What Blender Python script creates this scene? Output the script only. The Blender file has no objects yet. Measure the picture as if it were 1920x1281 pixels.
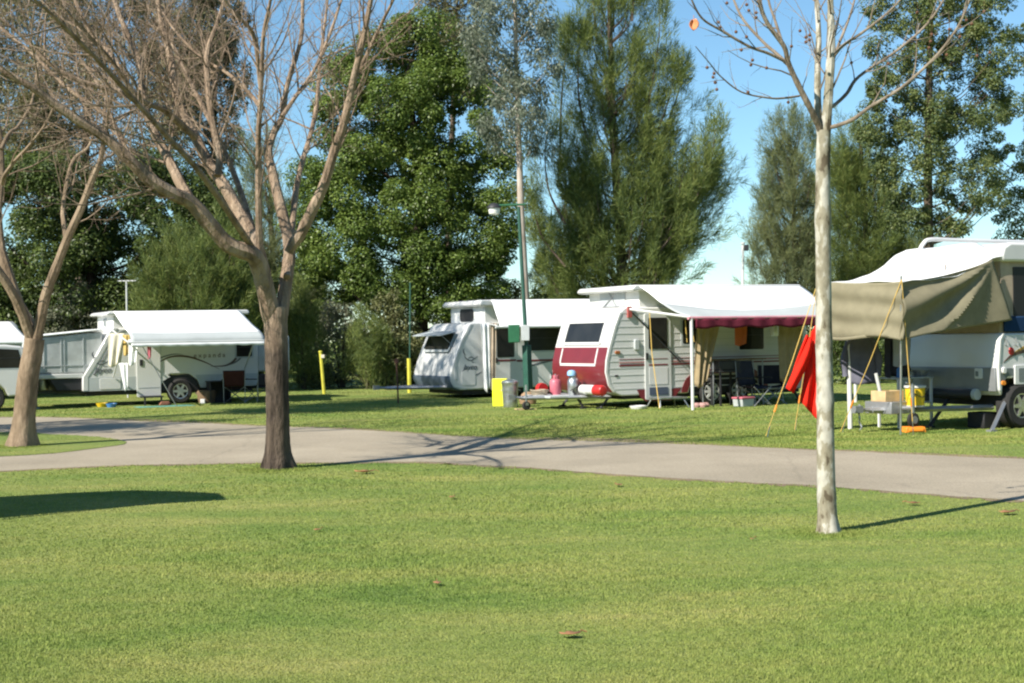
import bpy, bmesh, math, random
import numpy as np
from mathutils import Vector, Matrix, Euler
random.seed(7); rng = np.random.default_rng(7)
C = bpy.context.scene.collection
R = math.radians
sc = bpy.context.scene

# ------------------------------------------------------------------ camera
FPX = 2600.0; CAMH = 1.6
PITCH = math.atan(8.5 / FPX); ROLL = R(-1.0)
cd = bpy.data.cameras.new('camera'); cam = bpy.data.objects.new('camera', cd); C.objects.link(cam)
CM = np.array((Matrix.Rotation(math.pi / 2 - PITCH, 3, 'X') @ Matrix.Rotation(ROLL, 3, 'Z')))
cam.location = (0, 0, CAMH)
cam.rotation_euler = Matrix(CM.tolist()).to_euler()
cd.sensor_width = 36; cd.lens = 36 * FPX / 1920; cd.clip_end = 2000; cd.clip_start = 0.1
sc.camera = cam
def ray(px, py): return CM @ np.array([(px - 960) / FPX, (640.5 - py) / FPX, -1.0])
def G(px, py, z=0.0):
    d = ray(px, py); t = (z - CAMH) / d[2]; return Vector((t * d[0], t * d[1], z))
def D(px, py, y):
    d = ray(px, py); t = y / d[1]; return Vector((t * d[0], y, CAMH + t * d[2]))
class Frame:                       # a vehicle's own axes: x along, y across, z up
    def __init__(s, o, phi):
        s.o = np.array([o[0], o[1], 0.0]); s.phi = R(phi); a = s.phi
        s.ex = np.array([math.cos(a), math.sin(a), 0]); s.ey = np.array([-math.sin(a), math.cos(a), 0])
    def loc(s, p): p = np.array(p) - s.o; return Vector((p @ s.ex, p @ s.ey, p[2]))
    def w(s, x, y, z): return Vector(s.o + s.ex * x + s.ey * y + np.array([0, 0, z]))
    def side(s, px, py, y=0.0):
        d = ray(px, py); c = np.array([0, 0, CAMH]); t = ((s.o + s.ey * y - c) @ s.ey) / (d @ s.ey); return s.loc(c + d * t)
    def front(s, px, py, x=0.0):
        d = ray(px, py); c = np.array([0, 0, CAMH]); t = ((s.o + s.ex * x - c) @ s.ex) / (d @ s.ex); return s.loc(c + d * t)

# ------------------------------------------------------------------ materials
def nt(name):
    m = bpy.data.materials.new(name); m.use_nodes = True; n = m.node_tree.nodes; n.clear()
    return m, n, m.node_tree.links
def col4(c): return (c[0], c[1], c[2], 1)
def ramp(n, stops):
    r = n.new('ShaderNodeValToRGB'); e = r.color_ramp.elements
    while len(e) < len(stops): e.new(0.5)
    for i, (p, c) in enumerate(stops): e[i].position = p; e[i].color = col4(c)
    return r
def noise(n, l, scale, detail=4, vec=None, rough=0.55):
    t = n.new('ShaderNodeTexNoise'); t.inputs['Scale'].default_value = scale; t.inputs['Detail'].default_value = detail
    t.inputs['Roughness'].default_value = rough
    if vec is not None: l.new(vec, t.inputs['Vector'])
    return t
def pm(name, c, rough=0.5, metal=0.0, var=0.12, scale=4.0, bump=0.0, bscale=60.0, spec=0.5, coat=0.0, stretch=None):
    m, n, l = nt(name)
    out = n.new('ShaderNodeOutputMaterial'); p = n.new('ShaderNodeBsdfPrincipled'); l.new(p.outputs[0], out.inputs[0])
    tc = n.new('ShaderNodeTexCoord'); vec = tc.outputs['Object']
    if stretch:
        mp = n.new('ShaderNodeMapping'); mp.inputs['Scale'].default_value = stretch; l.new(vec, mp.inputs[0]); vec = mp.outputs[0]
    t = noise(n, l, scale, 5, vec)
    r = ramp(n, [(0.3, [x * (1 - var) for x in c]), (0.7, [min(1, x * (1 + var)) for x in c])])
    l.new(t.outputs[0], r.inputs[0]); l.new(r.outputs[0], p.inputs['Base Color'])
    p.inputs['Roughness'].default_value = rough; p.inputs['Metallic'].default_value = metal
    p.inputs['Specular IOR Level'].default_value = spec; p.inputs['Coat Weight'].default_value = coat
    if bump:
        b = n.new('ShaderNodeBump'); b.inputs['Strength'].default_value = bump; b.inputs['Distance'].default_value = 0.02
        t2 = noise(n, l, bscale, 4, vec); l.new(t2.outputs[0], b.inputs['Height']); l.new(b.outputs[0], p.inputs['Normal'])
    return m
def cloth(name, c, trans=0.25, var=0.1, scale=5, bump=0.15, bscale=200):
    m, n, l = nt(name)
    out = n.new('ShaderNodeOutputMaterial'); mx = n.new('ShaderNodeMixShader'); mx.inputs[0].default_value = trans
    d = n.new('ShaderNodeBsdfDiffuse'); t = n.new('ShaderNodeBsdfTranslucent')
    tc = n.new('ShaderNodeTexCoord'); no = noise(n, l, scale, 5, tc.outputs['Object'])
    r = ramp(n, [(0.3, [x * (1 - var) for x in c]), (0.7, [min(1, x * (1 + var)) for x in c])])
    l.new(no.outputs[0], r.inputs[0]); l.new(r.outputs[0], d.inputs[0]); l.new(r.outputs[0], t.inputs[0])
    b = n.new('ShaderNodeBump'); b.inputs['Strength'].default_value = bump; b.inputs['Distance'].default_value = 0.01
    n2 = noise(n, l, bscale, 3, tc.outputs['Object']); l.new(n2.outputs[0], b.inputs['Height'])
    l.new(b.outputs[0], d.inputs['Normal'])
    l.new(d.outputs[0], mx.inputs[1]); l.new(t.outputs[0], mx.inputs[2]); l.new(mx.outputs[0], out.inputs[0])
    return m
def leafmat(name, cols, trans=0.3, rough=0.5, big=0.25, spec=0.35):
    m, n, l = nt(name)
    out = n.new('ShaderNodeOutputMaterial'); mx = n.new('ShaderNodeMixShader'); mx.inputs[0].default_value = trans
    p = n.new('ShaderNodeBsdfPrincipled'); t = n.new('ShaderNodeBsdfTranslucent')
    p.inputs['Roughness'].default_value = rough; p.inputs['Specular IOR Level'].default_value = spec
    g = n.new('ShaderNodeNewGeometry'); tc = n.new('ShaderNodeTexCoord')
    no = noise(n, l, big, 3, tc.outputs['Object'])
    ad = n.new('ShaderNodeMath'); ad.operation = 'ADD'; mu = n.new('ShaderNodeMath'); mu.operation = 'MULTIPLY'; mu.inputs[1].default_value = 0.5
    l.new(g.outputs['Random Per Island'], ad.inputs[0]); l.new(no.outputs[0], ad.inputs[1]); l.new(ad.outputs[0], mu.inputs[0])
    k = len(cols); r = ramp(n, [(0.2 + 0.6 * i / (k - 1), c) for i, c in enumerate(cols)])
    l.new(mu.outputs[0], r.inputs[0]); l.new(r.outputs[0], p.inputs['Base Color']); l.new(r.outputs[0], t.inputs[0])
    l.new(p.outputs[0], mx.inputs[1]); l.new(t.outputs[0], mx.inputs[2]); l.new(mx.outputs[0], out.inputs[0])
    return m
def grass_color(n, l):
    g = n.new('ShaderNodeNewGeometry'); pos = g.outputs['Position']
    mp = n.new('ShaderNodeMapping'); mp.inputs['Scale'].default_value = (0.45, 1.1, 0); l.new(pos, mp.inputs[0])
    a = noise(n, l, 0.9, 6, mp.outputs[0], 0.62)
    ra = ramp(n, [(0.22, (0.104, 0.188, 0.046)), (0.40, (0.200, 0.268, 0.074)), (0.60, (0.282, 0.312, 0.100)), (0.80, (0.410, 0.380, 0.152))])
    l.new(a.outputs[0], ra.inputs[0])
    b = noise(n, l, 9.0, 4, pos)
    rb = ramp(n, [(0.3, (0.86, 0.90, 0.84)), (0.7, (1.14, 1.10, 1.12))]); l.new(b.outputs[0], rb.inputs[0])
    mx = n.new('ShaderNodeMixRGB'); mx.blend_type = 'MULTIPLY'; mx.inputs[0].default_value = 1
    l.new(ra.outputs[0], mx.inputs[1]); l.new(rb.outputs[0], mx.inputs[2])
    # straw patches
    c = noise(n, l, 0.33, 5, pos); rc = ramp(n, [(0.58, (0, 0, 0)), (0.75, (0.5, 0.5, 0.5))]); l.new(c.outputs[0], rc.inputs[0])
    m2 = n.new('ShaderNodeMixRGB'); l.new(rc.outputs[0], m2.inputs[0]); l.new(mx.outputs[0], m2.inputs[1]); m2.inputs[2].default_value = (0.31, 0.27, 0.11, 1)
    return m2.outputs[0]
def grass_ground():
    m, n, l = nt('lawn_surface'); out = n.new('ShaderNodeOutputMaterial'); p = n.new('ShaderNodeBsdfPrincipled')
    p.inputs['Roughness'].default_value = 0.9; p.inputs['Specular IOR Level'].default_value = 0.1
    hs = n.new('ShaderNodeMixRGB'); hs.blend_type = 'MULTIPLY'; hs.inputs[0].default_value = 1; hs.inputs[2].default_value = (0.85, 0.86, 0.82, 1)
    l.new(grass_color(n, l), hs.inputs[1]); l.new(hs.outputs[0], p.inputs['Base Color']); g = n.new('ShaderNodeNewGeometry')
    t = noise(n, l, 55, 5, g.outputs['Position']); b = n.new('ShaderNodeBump'); b.inputs['Strength'].default_value = 1.0; b.inputs['Distance'].default_value = 0.03
    l.new(t.outputs[0], b.inputs['Height']); l.new(b.outputs[0], p.inputs['Normal']); l.new(p.outputs[0], out.inputs[0]); return m
def grass_blade():
    m, n, l = nt('grass_blade'); out = n.new('ShaderNodeOutputMaterial'); mx = n.new('ShaderNodeMixShader'); mx.inputs[0].default_value = 0.35
    d = n.new('ShaderNodeBsdfDiffuse'); t = n.new('ShaderNodeBsdfTranslucent')
    g = n.new('ShaderNodeNewGeometry'); r = ramp(n, [(0.0, (0.95, 1.0, 0.85)), (0.88, (1.2, 1.15, 1.1)), (1.0, (1.5, 1.35, 1.45))]); l.new(g.outputs['Random Per Island'], r.inputs[0])
    mu = n.new('ShaderNodeMixRGB'); mu.blend_type = 'MULTIPLY'; mu.inputs[0].default_value = 1
    l.new(grass_color(n, l), mu.inputs[1]); l.new(r.outputs[0], mu.inputs[2])
    l.new(mu.outputs[0], d.inputs[0]); l.new(mu.outputs[0], t.inputs[0]); l.new(d.outputs[0], mx.inputs[1]); l.new(t.outputs[0], mx.inputs[2]); l.new(mx.outputs[0], out.inputs[0]); return m
def road_mat():
    m, n, l = nt('road_surface'); out = n.new('ShaderNodeOutputMaterial'); p = n.new('ShaderNodeBsdfPrincipled'); p.inputs['Roughness'].default_value = 0.92
    g = n.new('ShaderNodeNewGeometry'); pos = g.outputs['Position']
    a = noise(n, l, 0.5, 6, pos); ra = ramp(n, [(0.3, (0.262, 0.222, 0.158)), (0.7, (0.372, 0.318, 0.232))]); l.new(a.outputs[0], ra.inputs[0])
    b = noise(n, l, 70, 3, pos); rb = ramp(n, [(0.3, (0.62, 0.62, 0.62)), (0.7, (1.25, 1.25, 1.25))]); l.new(b.outputs[0], rb.inputs[0])
    mx = n.new('ShaderNodeMixRGB'); mx.blend_type = 'MULTIPLY'; mx.inputs[0].default_value = 1; l.new(ra.outputs[0], mx.inputs[1]); l.new(rb.outputs[0], mx.inputs[2])
    v = n.new('ShaderNodeTexVoronoi'); v.feature = 'DISTANCE_TO_EDGE'; v.inputs['Scale'].default_value = 0.33
    w = noise(n, l, 1.2, 4, pos); wm = n.new('ShaderNodeMixRGB'); wm.inputs[0].default_value = 0.25; l.new(pos, wm.inputs[1]); l.new(w.outputs['Color'], wm.inputs[2]); l.new(wm.outputs[0], v.inputs['Vector'])
    rv = ramp(n, [(0.0, (0.55, 0.55, 0.55)), (0.008, (1, 1, 1))]); l.new(v.outputs[0], rv.inputs[0])
    m3 = n.new('ShaderNodeMixRGB'); m3.blend_type = 'MULTIPLY'; m3.inputs[0].default_value = 0.3; l.new(mx.outputs[0], m3.inputs[1]); l.new(rv.outputs[0], m3.inputs[2])
    l.new(m3.outputs[0], p.inputs['Base Color'])
    bp = n.new('ShaderNodeBump'); bp.inputs['Strength'].default_value = 0.5; bp.inputs['Distance'].default_value = 0.01; l.new(b.outputs[0], bp.inputs['Height']); l.new(bp.outputs[0], p.inputs['Normal'])
    l.new(p.outputs[0], out.inputs[0]); return m
def bark(name, cols, scale=6, stretch=(1, 1, 0.25), bump=0.6, zlow=None, zcol=None):
    m, n, l = nt(name); out = n.new('ShaderNodeOutputMaterial'); p = n.new('ShaderNodeBsdfPrincipled'); p.inputs['Roughness'].default_value = 0.88; p.inputs['Specular IOR Level'].default_value = 0.2
    tc = n.new('ShaderNodeTexCoord'); mp = n.new('ShaderNodeMapping'); mp.inputs['Scale'].default_value = stretch; l.new(tc.outputs['Object'], mp.inputs[0])
    t = noise(n, l, scale, 6, mp.outputs[0], 0.65); k = len(cols)
    r = ramp(n, [(0.32 + 0.36 * i / (k - 1), c) for i, c in enumerate(cols)]); l.new(t.outputs[0], r.inputs[0]); c = r.outputs[0]
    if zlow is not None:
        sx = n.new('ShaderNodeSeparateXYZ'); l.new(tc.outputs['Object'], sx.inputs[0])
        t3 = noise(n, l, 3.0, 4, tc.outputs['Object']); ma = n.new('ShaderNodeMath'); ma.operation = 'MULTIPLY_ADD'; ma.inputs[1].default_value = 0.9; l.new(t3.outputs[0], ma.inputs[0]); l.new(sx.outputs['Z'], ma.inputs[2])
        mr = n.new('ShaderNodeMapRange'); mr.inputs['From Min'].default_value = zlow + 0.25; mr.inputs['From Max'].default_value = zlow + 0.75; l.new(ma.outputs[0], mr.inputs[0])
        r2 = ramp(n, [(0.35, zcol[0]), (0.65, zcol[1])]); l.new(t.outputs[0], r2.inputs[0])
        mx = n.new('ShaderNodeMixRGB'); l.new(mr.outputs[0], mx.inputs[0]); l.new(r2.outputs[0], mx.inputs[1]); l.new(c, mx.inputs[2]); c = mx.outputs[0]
    l.new(c, p.inputs['Base Color'])
    b = n.new('ShaderNodeBump'); b.inputs['Strength'].default_value = bump; b.inputs['Distance'].default_value = 0.03
    t2 = noise(n, l, scale * 4, 5, mp.outputs[0]); l.new(t2.outputs[0], b.inputs['Height']); l.new(b.outputs[0], p.inputs['Normal']); l.new(p.outputs[0], out.inputs[0]); return m
def glassm(name, c, rough=0.06):
    return pm(name, c, rough, 0, 0.25, 1.5, spec=0.9)

W = {}
W['white'] = pm('white_paint', (0.61, 0.61, 0.595), 0.35, var=0.04, scale=1.5, coat=0.2)
W['offwhite'] = pm('off_white_paint', (0.54, 0.55, 0.53), 0.4, var=0.05, scale=1.2)
W['canvas_white'] = cloth('white_vinyl', (0.80, 0.81, 0.80), 0.035, 0.03, 2)
W['awning_band_and_sag_shade'] = cloth('grey_band_and_sag_shade', (0.40, 0.43, 0.425), 0.04, 0.06, 2)  # grey cloth band on left awning; painted sag shading on the red caravan's
W['canvas_under'] = cloth('pop_top_canvas', (0.72, 0.72, 0.69), 0.05, 0.05)
W['maroon'] = pm('maroon_paint', (0.165, 0.020, 0.026), 0.35, var=0.12, scale=2, coat=0.2)
W['maroon_cloth'] = cloth('maroon_canvas', (0.15, 0.028, 0.045), 0.1, 0.15)
W['glass'] = pm('tinted_glass', (0.022, 0.022, 0.020), 0.12, 0, 0.3, 1.5, spec=0.4)
W['dark'] = pm('dark_steel', (0.03, 0.03, 0.033), 0.55, 0.2)
W['black'] = pm('black_plastic', (0.015, 0.015, 0.016), 0.6)
W['rubber'] = pm('tyre_rubber', (0.018, 0.017, 0.016), 0.85, bump=0.3)
W['alloy'] = pm('alloy_rim', (0.62, 0.62, 0.63), 0.3, 0.9, var=0.1)
W['galv'] = pm('galvanised_steel', (0.48, 0.50, 0.50), 0.38, 0.9, var=0.25, scale=9)
W['steel'] = pm('grey_steel', (0.33, 0.34, 0.35), 0.45, 0.6)
W['grey'] = pm('grey_panel', (0.17, 0.19, 0.19), 0.5, var=0.08)
W['lgrey'] = pm('pale_grey_panel', (0.42, 0.45, 0.45), 0.5, var=0.08)
W['vinyl'] = pm('clear_grey_vinyl', (0.43, 0.45, 0.44), 0.3, var=0.2, scale=3, bump=0.2, bscale=6)
W['beige'] = cloth('beige_canvas', (0.42, 0.33, 0.20), 0.3, 0.12)
W['tan'] = cloth('tan_canvas', (0.48, 0.39, 0.29), 0.2, 0.15)
W['olive'] = cloth('olive_canvas', (0.235, 0.213, 0.142), 0.12, 0.10, 6)
W['navy'] = cloth('navy_canvas', (0.02, 0.045, 0.10), 0.1)
W['stripe'] = pm('graphic_dark', (0.10, 0.06, 0.045), 0.5)
W['stripe_grey'] = pm('graphic_grey', (0.12, 0.13, 0.14), 0.5)
W['gold'] = pm('graphic_gold', (0.35, 0.22, 0.05), 0.5)
W['redp'] = pm('red_plastic', (0.42, 0.02, 0.02), 0.4)
W['red_cloth'] = cloth('red_cotton', (0.72, 0.030, 0.018), 0.15, 0.08, 6)
W['pink'] = pm('pink_paint', (0.50, 0.13, 0.17), 0.45, var=0.2)
W['yellow'] = pm('yellow_plastic', (0.75, 0.50, 0.02), 0.45, var=0.12)
W['lime'] = pm('fluorescent_yellow', (0.80, 0.85, 0.03), 0.5, var=0.06)
W['yellow_post'] = pm('yellow_post_paint', (0.52, 0.48, 0.05), 0.6, var=0.2)
W['orange'] = pm('orange_plastic', (0.75, 0.24, 0.02), 0.5)
W['orange_cloth'] = cloth('orange_towel_cloth', (0.55, 0.16, 0.06), 0.3)
W['green'] = pm('green_paint', (0.02, 0.11, 0.05), 0.45, var=0.2)
W['green_pole'] = pm('green_pole_paint', (0.025, 0.085, 0.06), 0.45, var=0.2)
W['blue'] = pm('blue_plastic', (0.05, 0.20, 0.50), 0.4)
W['rope'] = pm('yellow_rope', (0.60, 0.40, 0.10), 0.8)
W['wood'] = pm('pine_wood', (0.50, 0.36, 0.19), 0.7, var=0.2, scale=8)
W['wicker'] = pm('brown_wicker', (0.17, 0.11, 0.06), 0.85, var=0.3, scale=30, bump=0.5)
W['jacket'] = cloth('grey_jacket_cloth', (0.13, 0.13, 0.165), 0.05, 0.2)
W['denim'] = cloth('dark_jacket_cloth', (0.045, 0.045, 0.06), 0.05, 0.2)
W['cream_cloth'] = cloth('cream_towel_cloth', (0.74, 0.70, 0.58), 0.25)
W['yellow_cloth'] = cloth('yellow_towel_cloth', (0.65, 0.48, 0.18), 0.25)
W['dull_red'] = cloth('dull_red_cloth', (0.25, 0.03, 0.03), 0.1)
W['pale_cloth'] = cloth('pale_shirt_cloth', (0.42, 0.44, 0.50), 0.2)
W['rust'] = pm('rusty_metal', (0.13, 0.06, 0.04), 0.8, 0.3, 0.3, 20)
W['leaf_brown'] = pm('dry_leaf', (0.34, 0.16, 0.07), 0.8, var=0.3, scale=20)
W['cardb'] = pm('cardboard', (0.30, 0.19, 0.11), 0.85)
W['globe'] = pm('lamp_globe', (0.70, 0.70, 0.66), 0.25)
W['brick'] = pm('paver_red', (0.30, 0.13, 0.08), 0.85)

# ------------------------------------------------------------------ mesh helpers
class MB:
    def __init__(s): s.v = []; s.f = []
    def add(s, vs, fs):
        o = len(s.v); s.v += [tuple(v) for v in vs]; s.f += [tuple(i + o for i in f) for f in fs]; return s
    def box(s, x0, x1, y0, y1, z0, z1):
        return s.add([(x0, y0, z0), (x1, y0, z0), (x1, y1, z0), (x0, y1, z0), (x0, y0, z1), (x1, y0, z1), (x1, y1, z1), (x0, y1, z1)],
                     [(3, 2, 1, 0), (4, 5, 6, 7), (0, 1, 5, 4), (1, 2, 6, 5), (2, 3, 7, 6), (3, 0, 4, 7)])
    def slab(s, o, u, v, poly, t):
        o = Vector(o); u = Vector(u).normalized(); v = Vector(v).normalized(); n = u.cross(v).normalized(); k = len(poly)
        a = [o + u * p[0] + v * p[1] for p in poly]; b = [q + n * t for q in a]
        return s.add(a + b, [tuple(range(k))[::-1], tuple(range(k, 2 * k))] + [(i, (i + 1) % k, k + (i + 1) % k, k + i) for i in range(k)])
    def prof(s, poly, y0, y1):      # (x,z) outline pushed from y0 to y1
        k = len(poly)
        return s.add([(p[0], y0, p[1]) for p in poly] + [(p[0], y1, p[1]) for p in poly],
                     [tuple(range(k)), tuple(range(k, 2 * k))[::-1]] + [(i, k + i, k + (i + 1) % k, (i + 1) % k) for i in range(k)])
    def tube(s, pts, r, n=8, cap=True):
        pts = [Vector(p) for p in pts]; k = len(pts)
        rs = r if isinstance(r, (list, tuple)) else [r] * k
        t = [(pts[min(i + 1, k - 1)] - pts[max(i - 1, 0)]).normalized() for i in range(k)]
        up = Vector((0, 0, 1)) if abs(t[0].z) < 0.9 else Vector((1, 0, 0))
        a = t[0].cross(up).normalized(); vs = []
        for i in range(k):
            a = (a - t[i] * a.dot(t[i])); a = a.normalized() if a.length > 1e-6 else t[i].orthogonal().normalized()
            b = t[i].cross(a)
            for j in range(n):
                w = 2 * math.pi * j / n; vs.append(pts[i] + (a * math.cos(w) + b * math.sin(w)) * rs[i])
        fs = [(i * n + j, i * n + (j + 1) % n, (i + 1) * n + (j + 1) % n, (i + 1) * n + j) for i in range(k - 1) for j in range(n)]
        if cap: fs += [tuple(range(n))[::-1], tuple((k - 1) * n + j for j in range(n))]
        return s.add(vs, fs)
    def lathe(s, prof, c=(0, 0, 0), ax='z', n=20):
        vs = []; k = len(prof)
        for (r, h) in prof:
            for j in range(n):
                w = 2 * math.pi * j / n; x, y = r * math.cos(w), r * math.sin(w)
                p = {'z': (x, y, h), 'y': (x, h, y), 'x': (h, x, y)}[ax]; vs.append((p[0] + c[0], p[1] + c[1], p[2] + c[2]))
        fs = [(i * n + j, i * n + (j + 1) % n, (i + 1) * n + (j + 1) % n, (i + 1) * n + j) for i in range(k - 1) for j in range(n)]
        fs += [tuple(range(n))[::-1], tuple((k - 1) * n + j for j in range(n))]
        return s.add(vs, fs)
    def grid(s, fn, nu, nv):
        vs = [fn(i / nu, j / nv) for j in range(nv + 1) for i in range(nu + 1)]
        return s.add(vs, [(j * (nu + 1) + i, j * (nu + 1) + i + 1, (j + 1) * (nu + 1) + i + 1, (j + 1) * (nu + 1) + i) for j in range(nv) for i in range(nu)])
    def build(s, name, mat, parent=None, bevel=0.0, solid=0.0, smooth=True, fix=True, seg=2):
        me = bpy.data.meshes.new(name); me.from_pydata(s.v, [], s.f); me.update()
        if fix:
            bm = bmesh.new(); bm.from_mesh(me); bmesh.ops.recalc_face_normals(bm, faces=bm.faces); bm.to_mesh(me); bm.free()
        me.materials.append(mat)
        if smooth:
            me.polygons.foreach_set('use_smooth', [True] * len(me.polygons)); me.set_sharp_from_angle(angle=R(38))
        o = bpy.data.objects.new(name, me); C.objects.link(o)
        if parent is not None: o.parent = parent
        if solid:
            md = o.modifiers.new('thickness', 'SOLIDIFY'); md.thickness = solid; md.offset = 0
        if bevel:
            md = o.modifiers.new('bevel', 'BEVEL'); md.width = bevel; md.segments = seg; md.limit_method = 'ANGLE'; md.angle_limit = R(40)
        return o
def tag(o, label, cat, group=None):
    o['label'] = label; o['category'] = cat
    if group: o['group'] = group
    return o
def thing(name, label, cat, loc=(0, 0, 0), rz=0.0, group=None):
    o = bpy.data.objects.new(name, None); C.objects.link(o); o.location = loc; o.rotation_euler = (0, 0, rz); o.empty_display_size = 0.2
    return tag(o, label, cat, group)
def at(o, loc, rz=0.0): o.location = loc; o.rotation_euler = (0, 0, rz); return o
def structure(o): o['kind'] = 'structure'; return o
def text(name, body, mat, parent, loc, u, v, size, shear=0.0, t=0.004, bold=0.0):
    cu = bpy.data.curves.new(name, 'FONT'); cu.body = body; cu.size = size; cu.shear = shear; cu.extrude = t / 2; cu.offset = bold
    tmp = bpy.data.objects.new('lettering_tmp', cu); C.objects.link(tmp)
    dg = bpy.context.evaluated_depsgraph_get(); me = bpy.data.meshes.new_from_object(tmp.evaluated_get(dg))
    bpy.data.objects.remove(tmp); bpy.data.curves.remove(cu)
    me.name = name; me.materials.clear(); me.materials.append(mat); o = bpy.data.objects.new(name, me); C.objects.link(o); o.parent = parent
    u = Vector(u).normalized(); v = Vector(v).normalized(); n = u.cross(v)
    m = Matrix((u, v, n)).transposed().to_4x4(); m.translation = Vector(loc); o.matrix_local = m; return o
def catmull(P, k=5):
    P = [np.array(p, float) for p in P]; Q = [2 * P[0] - P[1]] + P + [2 * P[-1] - P[-2]]; o = []
    for i in range(1, len(Q) - 2):
        for j in range(k):
            t = j / k; a, b, c, d = Q[i - 1], Q[i], Q[i + 1], Q[i + 2]
            o.append(0.5 * ((2 * b) + (c - a) * t + (2 * a - 5 * b + 4 * c - d) * t * t + (3 * b - a - 3 * c + d) * t ** 3))
    o.append(P[-1]); return o
def npmesh(name, V, F, mat, parent=None):       # fast: V (n,3), F (m,k)
    me = bpy.data.meshes.new(name); n, (m, k) = len(V), F.shape
    me.vertices.add(n); me.vertices.foreach_set('co', V.astype(np.float32).ravel())
    me.loops.add(m * k); me.loops.foreach_set('vertex_index', F.astype(np.int32).ravel())
    me.polygons.add(m); me.polygons.foreach_set('loop_start', np.arange(0, m * k, k, dtype=np.int32)); me.polygons.foreach_set('loop_total', np.full(m, k, np.int32))
    me.update(calc_edges=True); me.materials.append(mat)
    o = bpy.data.objects.new(name, me); C.objects.link(o)
    if parent is not None: o.parent = parent
    return o
def unit(a): return a / np.maximum(np.linalg.norm(a, axis=1, keepdims=True), 1e-9)
def leafquads(P, ax, nr, L, Wd):
    sd = unit(np.cross(ax, nr)); nn = unit(np.cross(sd, ax)); L = L[:, None]; Wd = Wd[:, None]
    a = P; b = P + ax * L * 0.45 + sd * Wd * 0.5 + nn * Wd * 0.12; c = P + ax * L; d = P + ax * L * 0.45 - sd * Wd * 0.5 + nn * Wd * 0.12
    V = np.stack([a, b, c, d], 1).reshape(-1, 3); F = np.arange(len(P) * 4).reshape(-1, 4); return V, F

# ------------------------------------------------------------------ world, sun
SUN_AZ = math.atan2(0.74, 0.67); SUN_EL = R(40)           # the light travels towards +x +y
wd = bpy.data.worlds.new('World'); sc.world = wd; wd.use_nodes = True
wn, wl = wd.node_tree.nodes, wd.node_tree.links; wn.clear()
wo = wn.new('ShaderNodeOutputWorld'); bg = wn.new('ShaderNodeBackground'); sk = wn.new('ShaderNodeTexSky')
sk.sky_type = 'NISHITA'; sk.sun_disc = False; sk.sun_elevation = SUN_EL; sk.sun_rotation = SUN_AZ + math.pi
sk.air_density = 1.0; sk.dust_density = 0.0; sk.ozone_density = 4.8; sk.altitude = 200
bg.inputs[1].default_value = 0.084; wb = wn.new('ShaderNodeMixRGB'); wb.blend_type = 'MULTIPLY'; wb.inputs[0].default_value = 1; wb.inputs[2].default_value = (0.92, 1.06, 1.00, 1)
wl.new(sk.outputs[0], wb.inputs[1]); wl.new(wb.outputs[0], bg.inputs[0]); wl.new(bg.outputs[0], wo.inputs[0])
sd = bpy.data.lights.new('sun', 'SUN'); sd.energy = 5.0; sd.angle = R(0.5); sd.color = (1.0, 0.94, 0.84)
sun = bpy.data.objects.new('sun', sd); C.objects.link(sun)
dv = Vector((math.sin(SUN_AZ) * math.cos(SUN_EL), math.cos(SUN_AZ) * math.cos(SUN_EL), -math.sin(SUN_EL)))
sun.rotation_euler = dv.to_track_quat('-Z', 'Y').to_euler(); sun.location = (-20, -20, 30)
sc.view_settings.view_transform = 'Standard'; sc.view_settings.look = 'None'; sc.view_settings.exposure = 0.88; sc.view_settings.gamma = 1
sc.render.engine = 'CYCLES'; sc.cycles.filter_width = 2.2; sc.cycles.max_bounces = 7

# ------------------------------------------------------------------ ground, road, grass
lawn_m = grass_ground()
def sheet(name, pts, z, mat):
    bm = bmesh.new(); vs = [bm.verts.new((p[0], p[1], z)) for p in pts]; f = bm.faces.new(vs)
    bmesh.ops.triangulate(bm, faces=[f]); bmesh.ops.recalc_face_normals(bm, faces=bm.faces)
    me = bpy.data.meshes.new(name); bm.to_mesh(me); bm.free(); me.materials.append(mat)
    for p in me.polygons:
        if p.normal.z < 0: p.flip()
    o = bpy.data.objects.new(name, me); C.objects.link(o); return structure(o)
sheet('lawn', [(-400, -60), (400, -60), (400, 900), (-400, 900)], 0.0, lawn_m)
near_px = [(-200, 893), (0, 884), (200, 874), (400, 870), (520, 868), (640, 868), (800, 867), (900, 873), (1000, 878), (1100, 886), (1200, 893), (1300, 899), (1400, 905), (1530, 911), (1600, 917), (1700, 924), (1800, 932), (1920, 940), (2100, 955)]
far_px = [(2100, 873), (1920, 862), (1700, 852), (1500, 843), (1300, 834), (1150, 829), (1000, 825), (850, 818), (700, 808), (600, 803), (480, 799), (400, 795), (300, 791), (200, 787), (130, 784), (0, 783), (-200, 785)]
def wob(pts, amp):
    out = [];  pts = catmull([tuple(p) for p in pts], 6)
    for i, p in enumerate(pts): out.append((p[0] + random.uniform(-amp, amp) * 0.4, p[1] + random.uniform(-amp, amp)))
    return out
near_w = wob([(G(*p).x, G(*p).y) for p in near_px], 0.03); far_w = wob([(G(*p).x, G(*p).y) for p in far_px], 0.07)
road_poly = near_w + far_w
edge = [(p[0] + random.uniform(-.1, .1), p[1] - 0.12 + random.uniform(-.1, .06)) for p in near_w] + [(p[0], p[1] + 0.42 + 0.3 * math.sin(p[0] * 1.1) * math.sin(p[0] * .37 + 1)) for p in far_w]
sheet('dirt_edge', edge, 0.002, pm('worn_soil', (0.20, 0.145, 0.085), 0.95, var=0.35, scale=1.5, bump=0.6, bscale=40))
sheet('road', road_poly, 0.004, road_mat())
isl_px = [(-200, 862), (-100, 859), (0, 857), (100, 851), (190, 840), (235, 833), (225, 826), (180, 820), (100, 815), (0, 811), (-200, 808)]
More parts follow.
